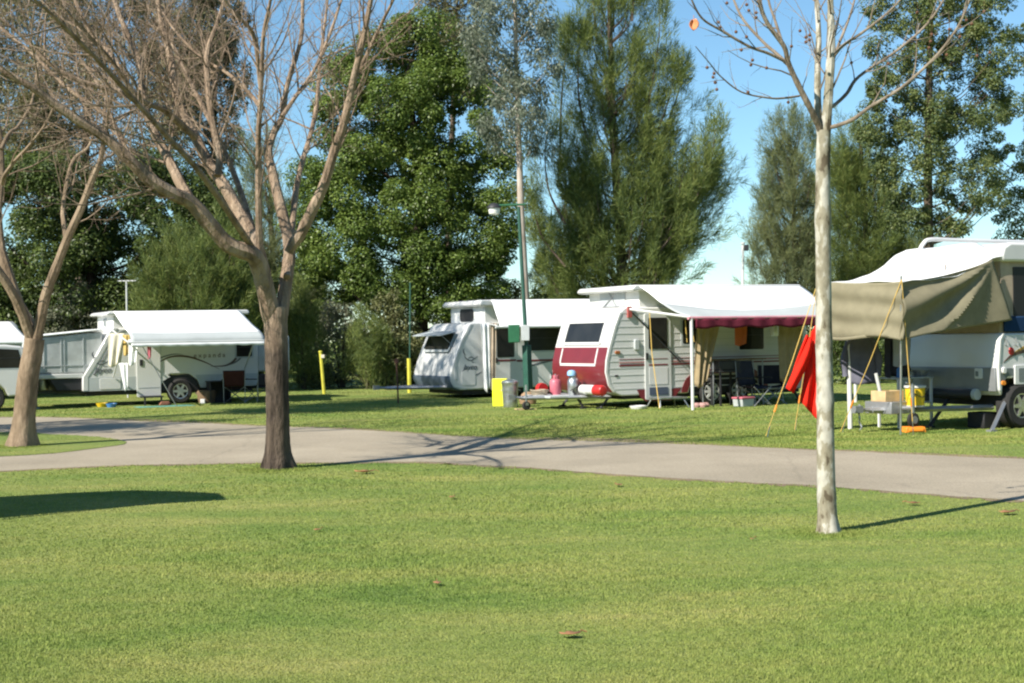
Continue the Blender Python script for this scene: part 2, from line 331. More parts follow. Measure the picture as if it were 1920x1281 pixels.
isl = wob([(G(*p).x, G(*p).y) for p in isl_px], 0.04)
sheet('grass_island', isl, 0.010, lawn_m)
def inside(poly, X, Y):
    r = np.zeros(len(X), bool); k = len(poly)
    for i in range(k):
        x1, y1 = poly[i]; x2, y2 = poly[(i + 1) % k]
        if y1 == y2: continue
        c = ((y1 > Y) != (y2 > Y)) & (X < (x2 - x1) * (Y - y1) / (y2 - y1) + x1); r ^= c
    return r
def blades(name, n, y0, y1, h0, h1, label):
    Y = 1 / rng.uniform(1 / y1, 1 / y0, n); X = rng.uniform(-1, 1, n) * (0.40 * Y + 1.2)
    k = ~inside(road_poly, X, Y) | inside(isl, X, Y); X, Y = X[k], Y[k]; n = len(X)
    bs = [G(522, 880), G(42, 838), G(1553, 1000)]; tall = np.zeros(n)
    if y0 < 10:
        for b_, rr0 in zip(bs, (.22, .27, .11)):
            a_ = rng.uniform(0, 6.283, 2600); q_ = rr0 + np.abs(rng.normal(0, .16, 2600)); X = np.append(X, b_.x + q_ * np.cos(a_)); Y = np.append(Y, b_.y + q_ * np.sin(a_)); tall = np.append(tall, np.exp(-(q_ - rr0) / .12))
        k = ~inside(road_poly, X, Y) | inside(isl, X, Y); X, Y, tall = X[k], Y[k], tall[k]; n = len(X)
    P = np.stack([X, Y, np.zeros(n)], 1)
    lean = rng.normal(0, 0.5, (n, 2)); ax = unit(np.stack([lean[:, 0], lean[:, 1], np.ones(n)], 1))
    a = rng.uniform(0, 2 * np.pi, n); s = np.stack([np.cos(a), np.sin(a), np.zeros(n)], 1)
    patch = 0.75 + 0.35 * np.sin(X * 0.9 + 1.3 * np.sin(Y * 0.6)) * np.sin(Y * 1.1)
    h = (rng.uniform(h0, h1, n) * patch * (1 + 1.6 * tall))[:, None]; w = (0.0040 * np.minimum(Y, 26) / 8)[:, None]
    V = np.stack([P - s * w, P + s * w, P + ax * h], 1).reshape(-1, 3)
    o = npmesh(name, V, np.arange(n * 3).reshape(-1, 3), grass_blade()); o['kind'] = 'stuff'; o['label'] = label; return o
blades('grass', 430000, 5.6, 24.0, 0.011, 0.025, 'short yellow-green mown grass of the near lawn')
blades('grass', 230000, 19.0, 46.0, 0.014, 0.032, 'grass of the far verge under the caravans')

# fallen leaves on the lawn
def leaf(px, py, s, rz, label):
    m = MB(); 
    out = [(math.cos(a) * (1 + 0.25 * math.sin(a * 5 + rz)), 0.6 * math.sin(a) * (1 + 0.2 * math.cos(a * 4))) for a in [2 * math.pi * i / 14 for i in range(14)]]
    vs = [(0, 0, 0.02)] + [(x * s, y * s, 0.018 + 0.35 * s * (x * x * 0.5 + abs(y)) ) for x, y in out]
    m.add(vs, [(0, i + 1, (i + 1) % 14 + 1) for i in range(14)]); m.tube([(s, 0, 0.03 + 0.2 * s), (s * 1.6, 0.02 * s, 0.03)], 0.0025, 4)
    o = m.build('fallen_leaf', W['leaf_brown'], None, solid=0.002, fix=False); at(o, G(px, py), rz); tag(o, label, 'leaf', 'fallen leaves on the lawn'); return o
leaf(1070, 1197, 0.055, 0.2, 'large curled brown leaf lying on the grass nearest the camera')
leaf(848, 936, 0.045, 1.2, 'small upright brown leaf on the lawn below the bare tree')
leaf(683, 889, 0.11, 0.1, 'flat tan leaf just right of the big bare tree trunk')
leaf(1160, 913, 0.055, 2.0, 'pale leaf on the grass beside the road, left of the plane tree')
leaf(1890, 966, 0.08, 0.4, 'reddish leaf lying just below the plane tree shadow')
leaf(1712, 948, 0.06, 2.6, 'brown leaf on the grass above the plane tree shadow')
leaf(596, 998, 0.04, 0.9, 'tiny pinkish leaf on the lawn below the bare tree')
leaf(820, 1099, 0.04, 1.7, 'faint pale brown leaf in the middle of the lawn')
leaf(1411, 1015, 0.022, 0.5, 'tiny dark leaf on the lawn left of the plane tree base')

# ------------------------------------------------------------------ bare trees
class Twigs:
    """grows side branches off traced limbs"""
    def __init__(s, mb): s.m = mb
    def limb(s, pts, r0, r1, n=8, k=5, knob=0.05):
        P = catmull(pts, k); m = len(P); rs = []
        for i in range(m):
            t = i / (m - 1); rs.append((r0 * (1 - t) ** 0.8 + r1 * (1 - (1 - t) ** 0.8)) * (1 + random.uniform(-knob, knob)))
        s.m.tube(P, rs, n, True); return P, rs
    def grow(s, P, rs, lev, a, b, step, lenf, ang=(28, 55), up=0.25, minr=0.002):
        L = [np.linalg.norm(P[i + 1] - P[i]) for i in range(len(P) - 1)]; tot = sum(L); d = 0; nxt = a * tot; az = random.uniform(0, 6.28)
        for i in range(len(P) - 1):
            while nxt < d + L[i] and nxt < b * tot:
                f = (nxt - d) / L[i]; p = P[i] * (1 - f) + P[i + 1] * f; r = rs[i] * (1 - f) + rs[i + 1] * f
                t = (P[i + 1] - P[i]) / L[i]; az += 2.4 + random.uniform(-0.6, 0.6)
                x = np.cross(t, [0.3, 0.5, 0.8]); x /= np.linalg.norm(x); y = np.cross(t, x); th = R(random.uniform(*ang))
                dr = t * math.cos(th) + (x * math.cos(az) + y * math.sin(az)) * math.sin(th)
                ln = lenf(nxt / tot) * random.uniform(0.6, 1.25); q = [p]; k = 5 if lev == 0 else 4
                for j in range(k):
                    dr = dr + np.array([random.gauss(0, 0.13), random.gauss(0, 0.13), random.gauss(0.0, 0.13) + up * 0.3]); dr /= np.linalg.norm(dr)
                    q.append(q[-1] + dr * ln / k)
                rb = max(minr, min(r * 0.55, ln * 0.010 + 0.0014)); rr = [max(minr * 0.7, rb * (1 - 0.75 * j / k)) for j in range(k + 1)]
                s.m.tube(q, rr, 5 if lev == 0 else 3, False); yield q, rr, ln
                nxt += step * random.uniform(0.6, 1.4)
            d += L[i]
def spread(tw, P, rs, a=0.3, L0=1.5, step=0.17, dens=1.0, minr=0.0017):
    for q, rr, ln in tw.grow(P, rs, 0, a, 1.0, step / dens, lambda t: L0 * (1.15 - 0.55 * t), minr=minr):
        for q2, r2, l2 in tw.grow(q, rr, 1, 0.2, 1.0, 0.13 / dens, lambda t: ln * 0.42 * (1.1 - 0.5 * t), (30, 60), minr=minr):
            if l2 > 0.18:
                for _ in tw.grow(q2, r2, 2, 0.25, 1.0, 0.10 / dens, lambda t: max(0.09, l2 * 0.45), (30, 65), minr=minr * 0.85): pass

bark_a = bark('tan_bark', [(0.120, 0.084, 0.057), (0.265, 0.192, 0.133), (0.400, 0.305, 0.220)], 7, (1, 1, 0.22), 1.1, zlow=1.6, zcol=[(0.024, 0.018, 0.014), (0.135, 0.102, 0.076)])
bark_t = bark('tan_twig_bark', [(0.120, 0.086, 0.060), (0.220, 0.162, 0.114), (0.32, 0.24, 0.172)], 5, (1, 1, 0.35), 0.5)
bark_b = bark('light_tan_bark', [(0.115, 0.083, 0.054), (0.225, 0.165, 0.110), (0.34, 0.26, 0.18)], 5, (1, 1, 0.35), 0.7)
def flare_roots(mb, h, amt):
    ph = random.uniform(0, 6)
    for i, p in enumerate(mb.v):
        if p[2] < h:
            a = math.atan2(p[1], p[0]); k = (1 - max(0, p[2]) / h) ** 2; f = 1 + amt * k * (0.55 + 0.45 * math.sin(4 * a + ph) + 0.25 * math.sin(7 * a + 2 * ph)); mb.v[i] = (p[0] * f, p[1] * f, p[2])
        else:
            a = math.atan2(p[1], p[0]); mb.v[i] = p
def lift(px, d0, dy, n=None):
    k = len(px); return [np.array(D(p[0], p[1], d0 + dy * (i / max(1, k - 1)))) for i, p in enumerate(px)]
def bare_tree(label, base, d0, trunk, trunk_r, flare, limbs, mat, twmat, twig_kw):
    t = thing('bare_tree', label, 'tree', base, 0)
    off = np.array(base)
    tb = MB(); tw = Twigs(tb)
    P = catmull(lift(trunk, d0, 0), 5); m = len(P); rs = []
    for i in range(m):
        u = i / (m - 1); rs.append((trunk_r[0] * (1 - u) + trunk_r[1] * u) * (1 + flare * math.exp(-u * 9)) * (1 + random.uniform(-.02, .02)))
    P[0] = P[0] - np.array([0, 0, 0.05])
    tb.tube([p - off for p in P], rs, 20); flare_roots(tb, 0.45, 0.34)
    cr = MB(); ctw = Twigs(cr); stems = []
    for (px, dy, r0, r1, sp) in limbs:
        pts = [p - off for p in lift(px, d0, dy)]
        P, rs = tw.limb(pts, r0, r1); stems.append((P, rs, sp, px))
    tb.build('trunk', mat, t, fix=False)
    for P, rs, sp, px in stems:
        if sp:
            kw = dict(twig_kw); kw.update(sp); spread(ctw, P, rs, **kw)
    cr.build('crown', twmat, t, fix=False); return t
T1D = 17.3
limbs1 = [
 ([(511, 600), (499, 548), (486, 500), (472, 477), (428, 459), (393, 420), (358, 380), (323, 363), (280, 337), (245, 302), (197, 258), (149, 227), (100, 194), (57, 162), (0, 131), (-70, 92)], -2.2, 0.122, 0.020, dict(a=0.40, L0=1.5)),
 ([(360, 384), (337, 341), (315, 297), (288, 245), (271, 201), (266, 160), (262, 122), (245, 79), (218, 13), (200, -60), (185, -120)], 1.6, 0.072, 0.017, dict(a=0.15, L0=1.4)),
 ([(273, 206), (250, 186), (227, 173), (184, 162), (144, 149), (96, 122), (39, 66), (0, 35), (-60, -5)], -0.8, 0.044, 0.01, dict(a=0.1, L0=1.2)),
 ([(245, 302), (236, 280), (222, 250), (205, 222), (170, 196), (120, 160), (60, 100), (10, 60), (-40, 10)], 1.0, 0.042, 0.010, dict(a=0.15, L0=1.2)),
 ([(236, 144), (201, 96), (170, 61), (144, 9), (120, -60)], 0.5, 0.04, 0.012, dict(a=0.1, L0=1.2)),
 ([(503, 565), (491, 502), (474, 446), (450, 402), (424, 354), (393, 310), (367, 258), (345, 219), (328, 166), (319, 105), (306, 57), (297, 0), (285, -70), (270, -140)], 2.0, 0.100, 0.018, dict(a=0.3, L0=1.5)),
 ([(408, 330), (411, 293), (398, 227), (389, 153), (389, 96), (407, 44), (420, 0), (432, -60)], 0.6, 0.05, 0.014, dict(a=0.1, L0=1.25)),
 ([(367, 258), (335, 230), (306, 205), (262, 185), (205, 110), (150, 50), (90, -20)], -1.5, 0.05, 0.012, dict(a=0.2, L0=1.3)),
 ([(508, 575), (495, 510), (488, 472), (485, 393), (485, 306), (485, 245), (490, 153), (494, 66), (507, 0), (515, -80)], -1.2, 0.052, 0.012, dict(a=0.32, L0=1.15)),
 ([(489, 170), (477, 70), (459, 44), (428, 9), (400, -40)], -0.8, 0.028, 0.012, dict(a=0.1, L0=1.0)),
 ([(487, 200), (470, 178), (430, 140), (380, 110), (330, 60), (300, 15)], 1.0, 0.03, 0.01, dict(a=0.15, L0=1.0)),
 ([(527, 592), (536, 530), (543, 466), (532, 411), (520, 363), (509, 315), (503, 284), (515, 245), (529, 219), (538, 162), (564, 74), (568, 0), (575, -70)], 1.6, 0.088, 0.012, dict(a=0.38, L0=1.15)),
 ([(540, 470), (564, 437), (586, 393), (608, 345), (625, 289), (643, 236), (656, 184), (664, 144), (678, 87), (695, 0), (708, -70)], -0.8, 0.078, 0.02, dict(a=0.35, L0=1.2)),
 ([(664, 150), (680, 120), (699, 79), (720, 35), (742, -10), (760, -60)], -0.6, 0.03, 0.01, dict(a=0.1, L0=1.0)),
 ([(529, 219), (555, 180), (590, 130), (620, 60), (640, 0), (655, -50)], 0.9, 0.03, 0.01, dict(a=0.1, L0=1.0)),
 ([(492, 500), (470, 420), (440, 330), (400, 240), (340, 120), (300, 20), (280, -60)], 4.5, 0.055, 0.010, dict(a=0.3, L0=1.4)),
 ([(538, 520), (547, 430), (560, 330), (590, 220), (600, 120), (612, 20), (620, -60)], 4.0, 0.05, 0.010, dict(a=0.35, L0=1.2)),
 ([(495, 500), (450, 430), (380, 330), (290, 230), (190, 120), (100, 30), (30, -30)], -4.5, 0.045, 0.009, dict(a=0.45, L0=1.3)),
]
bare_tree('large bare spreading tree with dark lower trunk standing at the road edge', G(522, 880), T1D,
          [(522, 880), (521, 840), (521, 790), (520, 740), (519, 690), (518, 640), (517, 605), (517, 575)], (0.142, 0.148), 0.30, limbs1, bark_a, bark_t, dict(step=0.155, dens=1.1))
T2D = 21.9
limbs2 = [
 ([(64, 655), (55, 610), (35, 570), (9, 494), (0, 455), (-4, 400), (2, 330), (0, 262), (-15, 180), (-25, 90), (-30, -10)], 0.8, 0.105, 0.018, dict(a=0.35, L0=1.5)),
 ([(4, 345), (9, 328), (30, 300), (57, 271), (90, 225), (110, 170), (120, 100)], -0.8, 0.035, 0.01, dict(a=0.15, L0=1.1)),
 ([(2, 280), (18, 250), (35, 236), (60, 190), (70, 130), (80, 60)], 0.9, 0.035, 0.01, dict(a=0.15, L0=1.1)),
 ([(66, 650), (76, 600), (87, 551), (105, 503), (127, 446), (153, 389), (175, 332), (188, 302), (195, 262), (205, 200), (215, 130)], -0.6, 0.092, 0.014, dict(a=0.45, L0=1.3)),
 ([(184, 312), (198, 296), (212, 289), (235, 250), (250, 200)], 0.6, 0.03, 0.01, dict(a=0.2, L0=0.9)),
 ([(124, 452), (120, 420), (118, 393), (127, 332), (140, 297), (166, 275), (180, 230), (185, 170)], 0.8, 0.042, 0.012, dict(a=0.2, L0=1.1)),
 ([(60, 640), (30, 560), (-30, 470), (-90, 380), (-130, 280), (-170, 160)], -1.5, 0.09, 0.015, dict(a=0.3, L0=1.4)),
]
bare_tree('smaller bare forked tree on the grass island in front of the white car', G(42, 838), T2D,
          [(42, 838), (45, 790), (49, 745), (54, 700), (61, 665), (65, 635)], (0.172, 0.150), 0.28, limbs2, bark_b, bark_t, dict(step=0.22, dens=0.85))

# ------------------------------------------------------------------ plane tree in front
T3D = 11.0; base3 = np.array(G(1553, 1000))
def plane_bark():
    m, n, l = nt('mottled_plane_bark'); out = n.new('ShaderNodeOutputMaterial'); p = n.new('ShaderNodeBsdfPrincipled'); p.inputs['Roughness'].default_value = 0.8; p.inputs['Specular IOR Level'].default_value = 0.25
    tc = n.new('ShaderNodeTexCoord'); mp = n.new('ShaderNodeMapping'); mp.inputs['Scale'].default_value = (1, 1, 0.5); l.new(tc.outputs['Object'], mp.inputs[0])
    a = noise(n, l, 9, 4, mp.outputs[0], 0.55); r = ramp(n, [(0.36, (0.100, 0.080, 0.052)), (0.40, (0.225, 0.200, 0.142)), (0.49, (0.275, 0.252, 0.188)), (0.52, (0.410, 0.390, 0.330)), (0.70, (0.460, 0.445, 0.390))]); l.new(a.outputs[0], r.inputs[0])
    b = noise(n, l, 30, 4, mp.outputs[0]); rb = ramp(n, [(0.3, (0.78, 0.78, 0.76)), (0.7, (1.12, 1.12, 1.1))]); l.new(b.outputs[0], rb.inputs[0])
    mx = n.new('ShaderNodeMixRGB'); mx.blend_type = 'MULTIPLY'; mx.inputs[0].default_value = 1; l.new(r.outputs[0], mx.inputs[1]); l.new(rb.outputs[0], mx.inputs[2]); l.new(mx.outputs[0], p.inputs['Base Color'])
    bp = n.new('ShaderNodeBump'); bp.inputs['Strength'].default_value = 0.7; bp.inputs['Distance'].default_value = 0.012; l.new(a.outputs[0], bp.inputs['Height']); l.new(bp.outputs[0], p.inputs['Normal']); l.new(p.outputs[0], out.inputs[0]); return m
pb = plane_bark(); pbt = bark('plane_twig_bark', [(0.11, 0.084, 0.062), (0.21, 0.168, 0.125), (0.31, 0.26, 0.20)], 8, (1, 1, 0.4), 0.4)
t3 = thing('plane_tree', 'slender young plane tree with pale mottled bark and hanging seed balls', 'tree', G(1553, 1000))
tb = MB(); tw = Twigs(tb)
P = catmull([np.array(D(px, py, T3D)) - base3 for px, py in [(1553, 1003), (1551, 960), (1549, 900), (1548, 830), (1547, 740), (1545, 640), (1544, 520), (1543, 400), (1543, 310), (1545, 245)]], 7); m_ = len(P)
rs = []
for i in range(m_):
    u = i / (m_ - 1); r = 0.077 * (1 - u) + 0.054 * u; r *= 1 + 0.22 * math.exp(-u * 16)
    for c_, h_ in ((0.43, 0.10), (0.55, 0.09), (0.76, 0.12), (0.78, 0.08), (0.17, 0.06), (0.93, 0.05)): r *= 1 + h_ * math.exp(-((u - c_) / 0.012) ** 2)
    rs.append(r)
tb.tube(P, rs, 20); flare_roots(tb, 0.22, 0.22)
limbs3 = [
 ([(1546, 275), (1551, 210), (1557, 122), (1559, 66), (1557, 0), (1556, -90)], 0.0, 0.044, 0.018, 1.0),
 ([(1541, 272), (1534, 210), (1533, 131), (1535, 66), (1531, 0), (1525, -90)], 0.3, 0.032, 0.014, 0.9),
 ([(1540, 248), (1530, 225), (1518, 201), (1498, 162), (1478, 118), (1470, 87), (1439, 44), (1422, 0), (1405, -70)], -0.4, 0.028, 0.011, 0.8),
 ([(1478, 122), (1455, 100), (1435, 83), (1395, 39), (1376, 0), (1360, -50)], 0.4, 0.016, 0.007, 0.6),
 ([(1474, 116), (1440, 100), (1404, 87), (1352, 57), (1317, 35), (1297, 0), (1285, -40)], -0.4, 0.014, 0.005, 0.6),
 ([(1470, 90), (1460, 60), (1452, 35), (1441, 0), (1436, -60)], 0.3, 0.013, 0.007, 0.6),
 ([(1499, 180), (1470, 184), (1443, 184), (1391, 173), (1352, 144), (1330, 118), (1304, 87)], -0.5, 0.009, 0.003, 0.35),
 ([(1553, 240), (1575, 234), (1601, 223), (1631, 201), (1688, 166), (1745, 116), (1782, 72), (1806, 31), (1825, -20)], -0.6, 0.018, 0.006, 0.7),
 ([(1552, 205), (1566, 196), (1588, 175), (1610, 144), (1675, 100), (1732, 52), (1767, 4), (1790, -40)], 0.6, 0.017, 0.006, 0.7),
 ([(1558, 112), (1580, 86), (1610, 66), (1645, 40), (1680, 9), (1710, -30)], -0.3, 0.015, 0.006, 0.6),
 ([(1557, 130), (1570, 90), (1590, 40), (1602, 0), (1610, -50)], 0.5, 0.013, 0.006, 0.6),
]
ctw_m = MB(); ctw = Twigs(ctw_m); anchors = []
for px, dy, r0, r1, L0 in limbs3:
    pts = [p - base3 for p in lift(px, T3D, dy)]; P, rs = (tw if r0 > .026 and px[0][0] > 1530 and abs(px[-1][0] - px[0][0]) < 30 else ctw).limb(pts, r0, r1, 8, 5, 0.06)
    for q, rr, ln in ctw.grow(P, rs, 0, 0.25, 1.0, 0.115, lambda t: L0 * 0.75 * (1.1 - 0.6 * t), (25, 50), 0.2, 0.0016):
        anchors.append(q[-1]); anchors.append(q[2])
        for _ in ctw.grow(q, rr, 1, 0.3, 1.0, 0.16, lambda t: ln * 0.35, (30, 55), 0.1, 0.0012): pass
tb.build('trunk', pb, t3, fix=False); ctw_m.build('crown', pbt, t3, fix=False)
ballm = MB(); ballm.lathe([(0.001, -0.013), (0.008, -0.0105), (0.0125, -0.004), (0.0132, 0.002), (0.0105, 0.008), (0.004, 0.0125), (0.001, 0.0132)], n=10); ballm.tube([(0, 0, 0.012), (0.003, 0.002, 0.05), (0, 0, 0.09)], 0.001, 4)
ball_mat = pm('seed_ball_brown', (0.16, 0.075, 0.04), 0.9, var=0.3, scale=60, bump=0.6, bscale=300)
ball0 = ballm.build('seed_ball', ball_mat, t3); first = True
spots = [(1347, 42), (1350, 52), (1400, 9), (1404, 20), (1418, 24), (1418, 33), (1511, 70), (1518, 66), (1518, 75), (1511, 79), (1390, 94), (1411, 113), (1408, 122), (1339, 138), (1341, 155), (1344, 168), (1337, 145), (1363, 6), (1500, 58), (1720, 24), (1742, 90), (1745, 78), (1747, 65), (1775, 103), (1790, 62), (1800, 50), (1822, 45), (1832, 105), (1856, 99), (1662, 190), (1478, 192), (1380, 60), (1812, 38), (1845, 22)]
spots = [np.array(D(px, py, T3D + random.uniform(-.4, .4))) - base3 for px, py in spots] + [a for a in random.sample(anchors, 16) if a[2] < 4.0]
for p in spots:
    b = ball0 if first else ball0.copy()
    if not first: C.objects.link(b)
    first = False; b.parent = t3; b.location = p
    # its stalk reaches the nearest twig through the short thread on top
lm = MB(); lm.grid(lambda u, v: ((u - .5) * 0.075 * math.sin(math.pi * (0.12 + 0.8 * v)), 0.02 * math.sin(u * 5), -v * 0.085), 6, 6); lm.tube([(0, 0, 0.03), (0, 0, -0.01)], 0.0015, 4)
dl = lm.build('dry_leaf', pm('orange_dry_leaf', (0.55, 0.22, 0.09), 0.7, var=0.2, scale=30), t3, solid=0.002, fix=False); dl.location = np.array(D(1301, 36, T3D - 0.3)) - base3

# ------------------------------------------------------------------ leafy trees behind
def sample_poly(poly, n):
    xs = [p[0] for p in poly]; ys = [p[1] for p in poly]; out = []
    while len(out) < n:
        X = rng.uniform(min(xs), max(xs), n * 2); Y = rng.uniform(min(ys), max(ys), n * 2); k = inside(poly, X, Y)
        out += list(zip(X[k], Y[k]))
    return out[:n]
def row_span(poly, y):
    xs = []
    for i in range(len(poly)):
        (x1, y1), (x2, y2) = poly[i], poly[(i + 1) % len(poly)]
        if (y1 > y) != (y2 > y): xs.append(x1 + (x2 - x1) * (y - y1) / (y2 - y1))
    return (min(xs), max(xs)) if xs else (poly[0][0], poly[0][0])
def crown_points(poly, d, n, depth=0.5):
    C3 = []
    for px, py in sample_poly(poly, n):
        a, b = row_span(poly, py); u = (px - a) / max(1, b - a) * 2 - 1; hw = (b - a) / 2 * d / FPX * depth
        y = d + rng.uniform(-1, 1) * hw * math.sqrt(max(0.05, 1 - u * u)); C3.append(np.array(D(px, py, d)) + np.array([0, y - d, 0]))
    return np.array(C3)
def leaves_clump(Cs, rad, per, L, asp, squash=0.8, up=0.5, droop=0.3, fill=0.45):
    n = len(Cs) * per; c = np.repeat(Cs, per, 0); r = np.repeat(rng.uniform(0.6, 1.35, len(Cs)) * rad, per)
    dr = unit(rng.normal(0, 1, (n, 3))); rr = r * rng.uniform(fill, 1.0, n) ** 0.6
    P = c + dr * rr[:, None] * np.array([1, 1, squash])
    nr = unit(dr * 0.7 + np.array([0, 0, up]) + rng.normal(0, 0.45, (n, 3)))
    ax = unit(np.cross(nr, unit(rng.normal(0, 1, (n, 3)))) + dr * 0.25 - np.array([0, 0, droop]))
    return leafquads(P, ax, nr, rng.uniform(0.6, 1.25, n) * L, rng.uniform(0.7, 1.2, n) * L * asp)
def plumes(Cs, axis, per, length, rad, nl, nw, jit=0.35):
    n = len(Cs) * per; c = np.repeat(Cs, per, 0); A = np.repeat(axis, per, 0); t = rng.uniform(-0.5, 0.5, n)
    w = rad * (0.55 - t) * 1.1 + 0.04; P = c + A * (t * length)[:, None] + rng.normal(0, 1, (n, 3)) * w[:, None] * 0.5
    ax = unit(A + rng.normal(0, jit, (n, 3))); nr = unit(rng.normal(0, 1, (n, 3)))
    return leafquads(P, ax, nr, rng.uniform(0.6, 1.2, n) * nl, np.full(n, nw))
def leafy(name, label, cat, d, trunk, r0, r1, Vf, mat, tmat, limbs=None, group=None, lr=0.05, nlimb=30):
    base = G(trunk[0][0], 0) if False else None
    tp = [np.array(D(px, py, d)) for px, py in trunk]; b = tp[0].copy(); b[2] = 0
    t = thing(name, label, cat, b, 0, group)
    P = catmull([b - [0, 0, .1]] + tp[1:] if abs(tp[0][2]) < 0.6 else [b - [0, 0, .1]] + tp, 5); m = MB(); k = len(P)
    m.tube([p - b for p in P], [(r0 * (1 - i / (k - 1)) + r1 * i / (k - 1)) * (1 + 0.25 * math.exp(-i)) * random.uniform(.95, 1.05) for i in range(k)], 10)
    if limbs is not None:
        idx = rng.choice(len(limbs), min(nlimb, len(limbs)), replace=False)
        for i in idx:
            c = limbs[i]; zz = max(1.0, c[2] - abs(np.hypot(c[0] - b[0], c[1] - b[1])) * 0.7); q = min(P, key=lambda p: abs(p[2] - zz)); mid = (q + c) / 2 + np.array([0, 0, -0.12 * np.linalg.norm(c - q)])
            pts = catmull([q - b, mid - b, c - b], 4); m.tube(pts, [lr * (1 - 0.8 * j / (len(pts) - 1)) for j in range(len(pts))], 5, False)
    m.build('trunk', tmat, t, fix=False); V, F = Vf; npmesh('crown', V - b, F, mat, t); return t
dark_bark = bark('dark_bark', [(0.018, 0.013, 0.010), (0.05, 0.037, 0.028), (0.09, 0.068, 0.05)], 4)
gum_bark = bark('pale_gum_bark', [(0.20, 0.135, 0.095), (0.36, 0.30, 0.24), (0.48, 0.42, 0.36)], 3, (1, 1, 0.3), 0.3)
grey_bark = bark('grey_brown_bark', [(0.05, 0.037, 0.028), (0.10, 0.075, 0.055), (0.15, 0.115, 0.085)], 5)
m_broad = leafmat('broadleaf_green', [(0.056, 0.091, 0.020), (0.123, 0.184, 0.036), (0.215, 0.283, 0.060)], 0.38, 0.42, 0.3)
m_dark = leafmat('dark_broadleaf', [(0.035, 0.053, 0.017), (0.074, 0.109, 0.026), (0.149, 0.196, 0.046)], 0.38, 0.45, 0.4)
m_gum = leafmat('blue_grey_gum_leaf', [(0.086, 0.112, 0.076), (0.157, 0.185, 0.129), (0.248, 0.272, 0.190)], 0.38, 0.4, 0.4)
m_gumb = leafmat('brown_olive_gum_leaf', [(0.080, 0.073, 0.031), (0.170, 0.163, 0.070), (0.270, 0.239, 0.115)], 0.38, 0.5, 0.3)
m_cas = leafmat('casuarina_needle', [(0.067, 0.107, 0.039), (0.158, 0.208, 0.055), (0.264, 0.290, 0.076)], 0.38, 0.6, 0.25)
m_casb = leafmat('casuarina_grey_needle', [(0.094, 0.132, 0.072), (0.191, 0.224, 0.100), (0.292, 0.309, 0.125)], 0.38, 0.6, 0.35)
m_oak = leafmat('dark_feathery_leaf', [(0.054, 0.080, 0.036), (0.116, 0.160, 0.051), (0.224, 0.242, 0.073)], 0.38, 0.5, 0.5)
m_scrub = leafmat('scrub_leaf', [(0.084, 0.090, 0.038), (0.175, 0.189, 0.072), (0.280, 0.274, 0.122)], 0.38, 0.55, 0.5)
m_scrubg = leafmat('grey_scrub_leaf', [(0.090, 0.104, 0.068), (0.181, 0.194, 0.124), (0.317, 0.317, 0.208)], 0.38, 0.55, 0.5)
def broad(label, d, poly, ncl, rad, per, L, mat, trunk, r0=0.25, name='leafy_tree', asp=0.55, tm=dark_bark, droop=0.3, squash=0.8, depth=0.5, up=0.5, lr=0.05, nl=30):
    cs = crown_points(poly, d, ncl, depth); return leafy(name, label, 'tree', d, trunk, r0, r0 * 0.3, leaves_clump(cs, rad, per, L, asp, squash, up, droop), mat, tm, cs, 'trees behind the caravans', lr, nl)
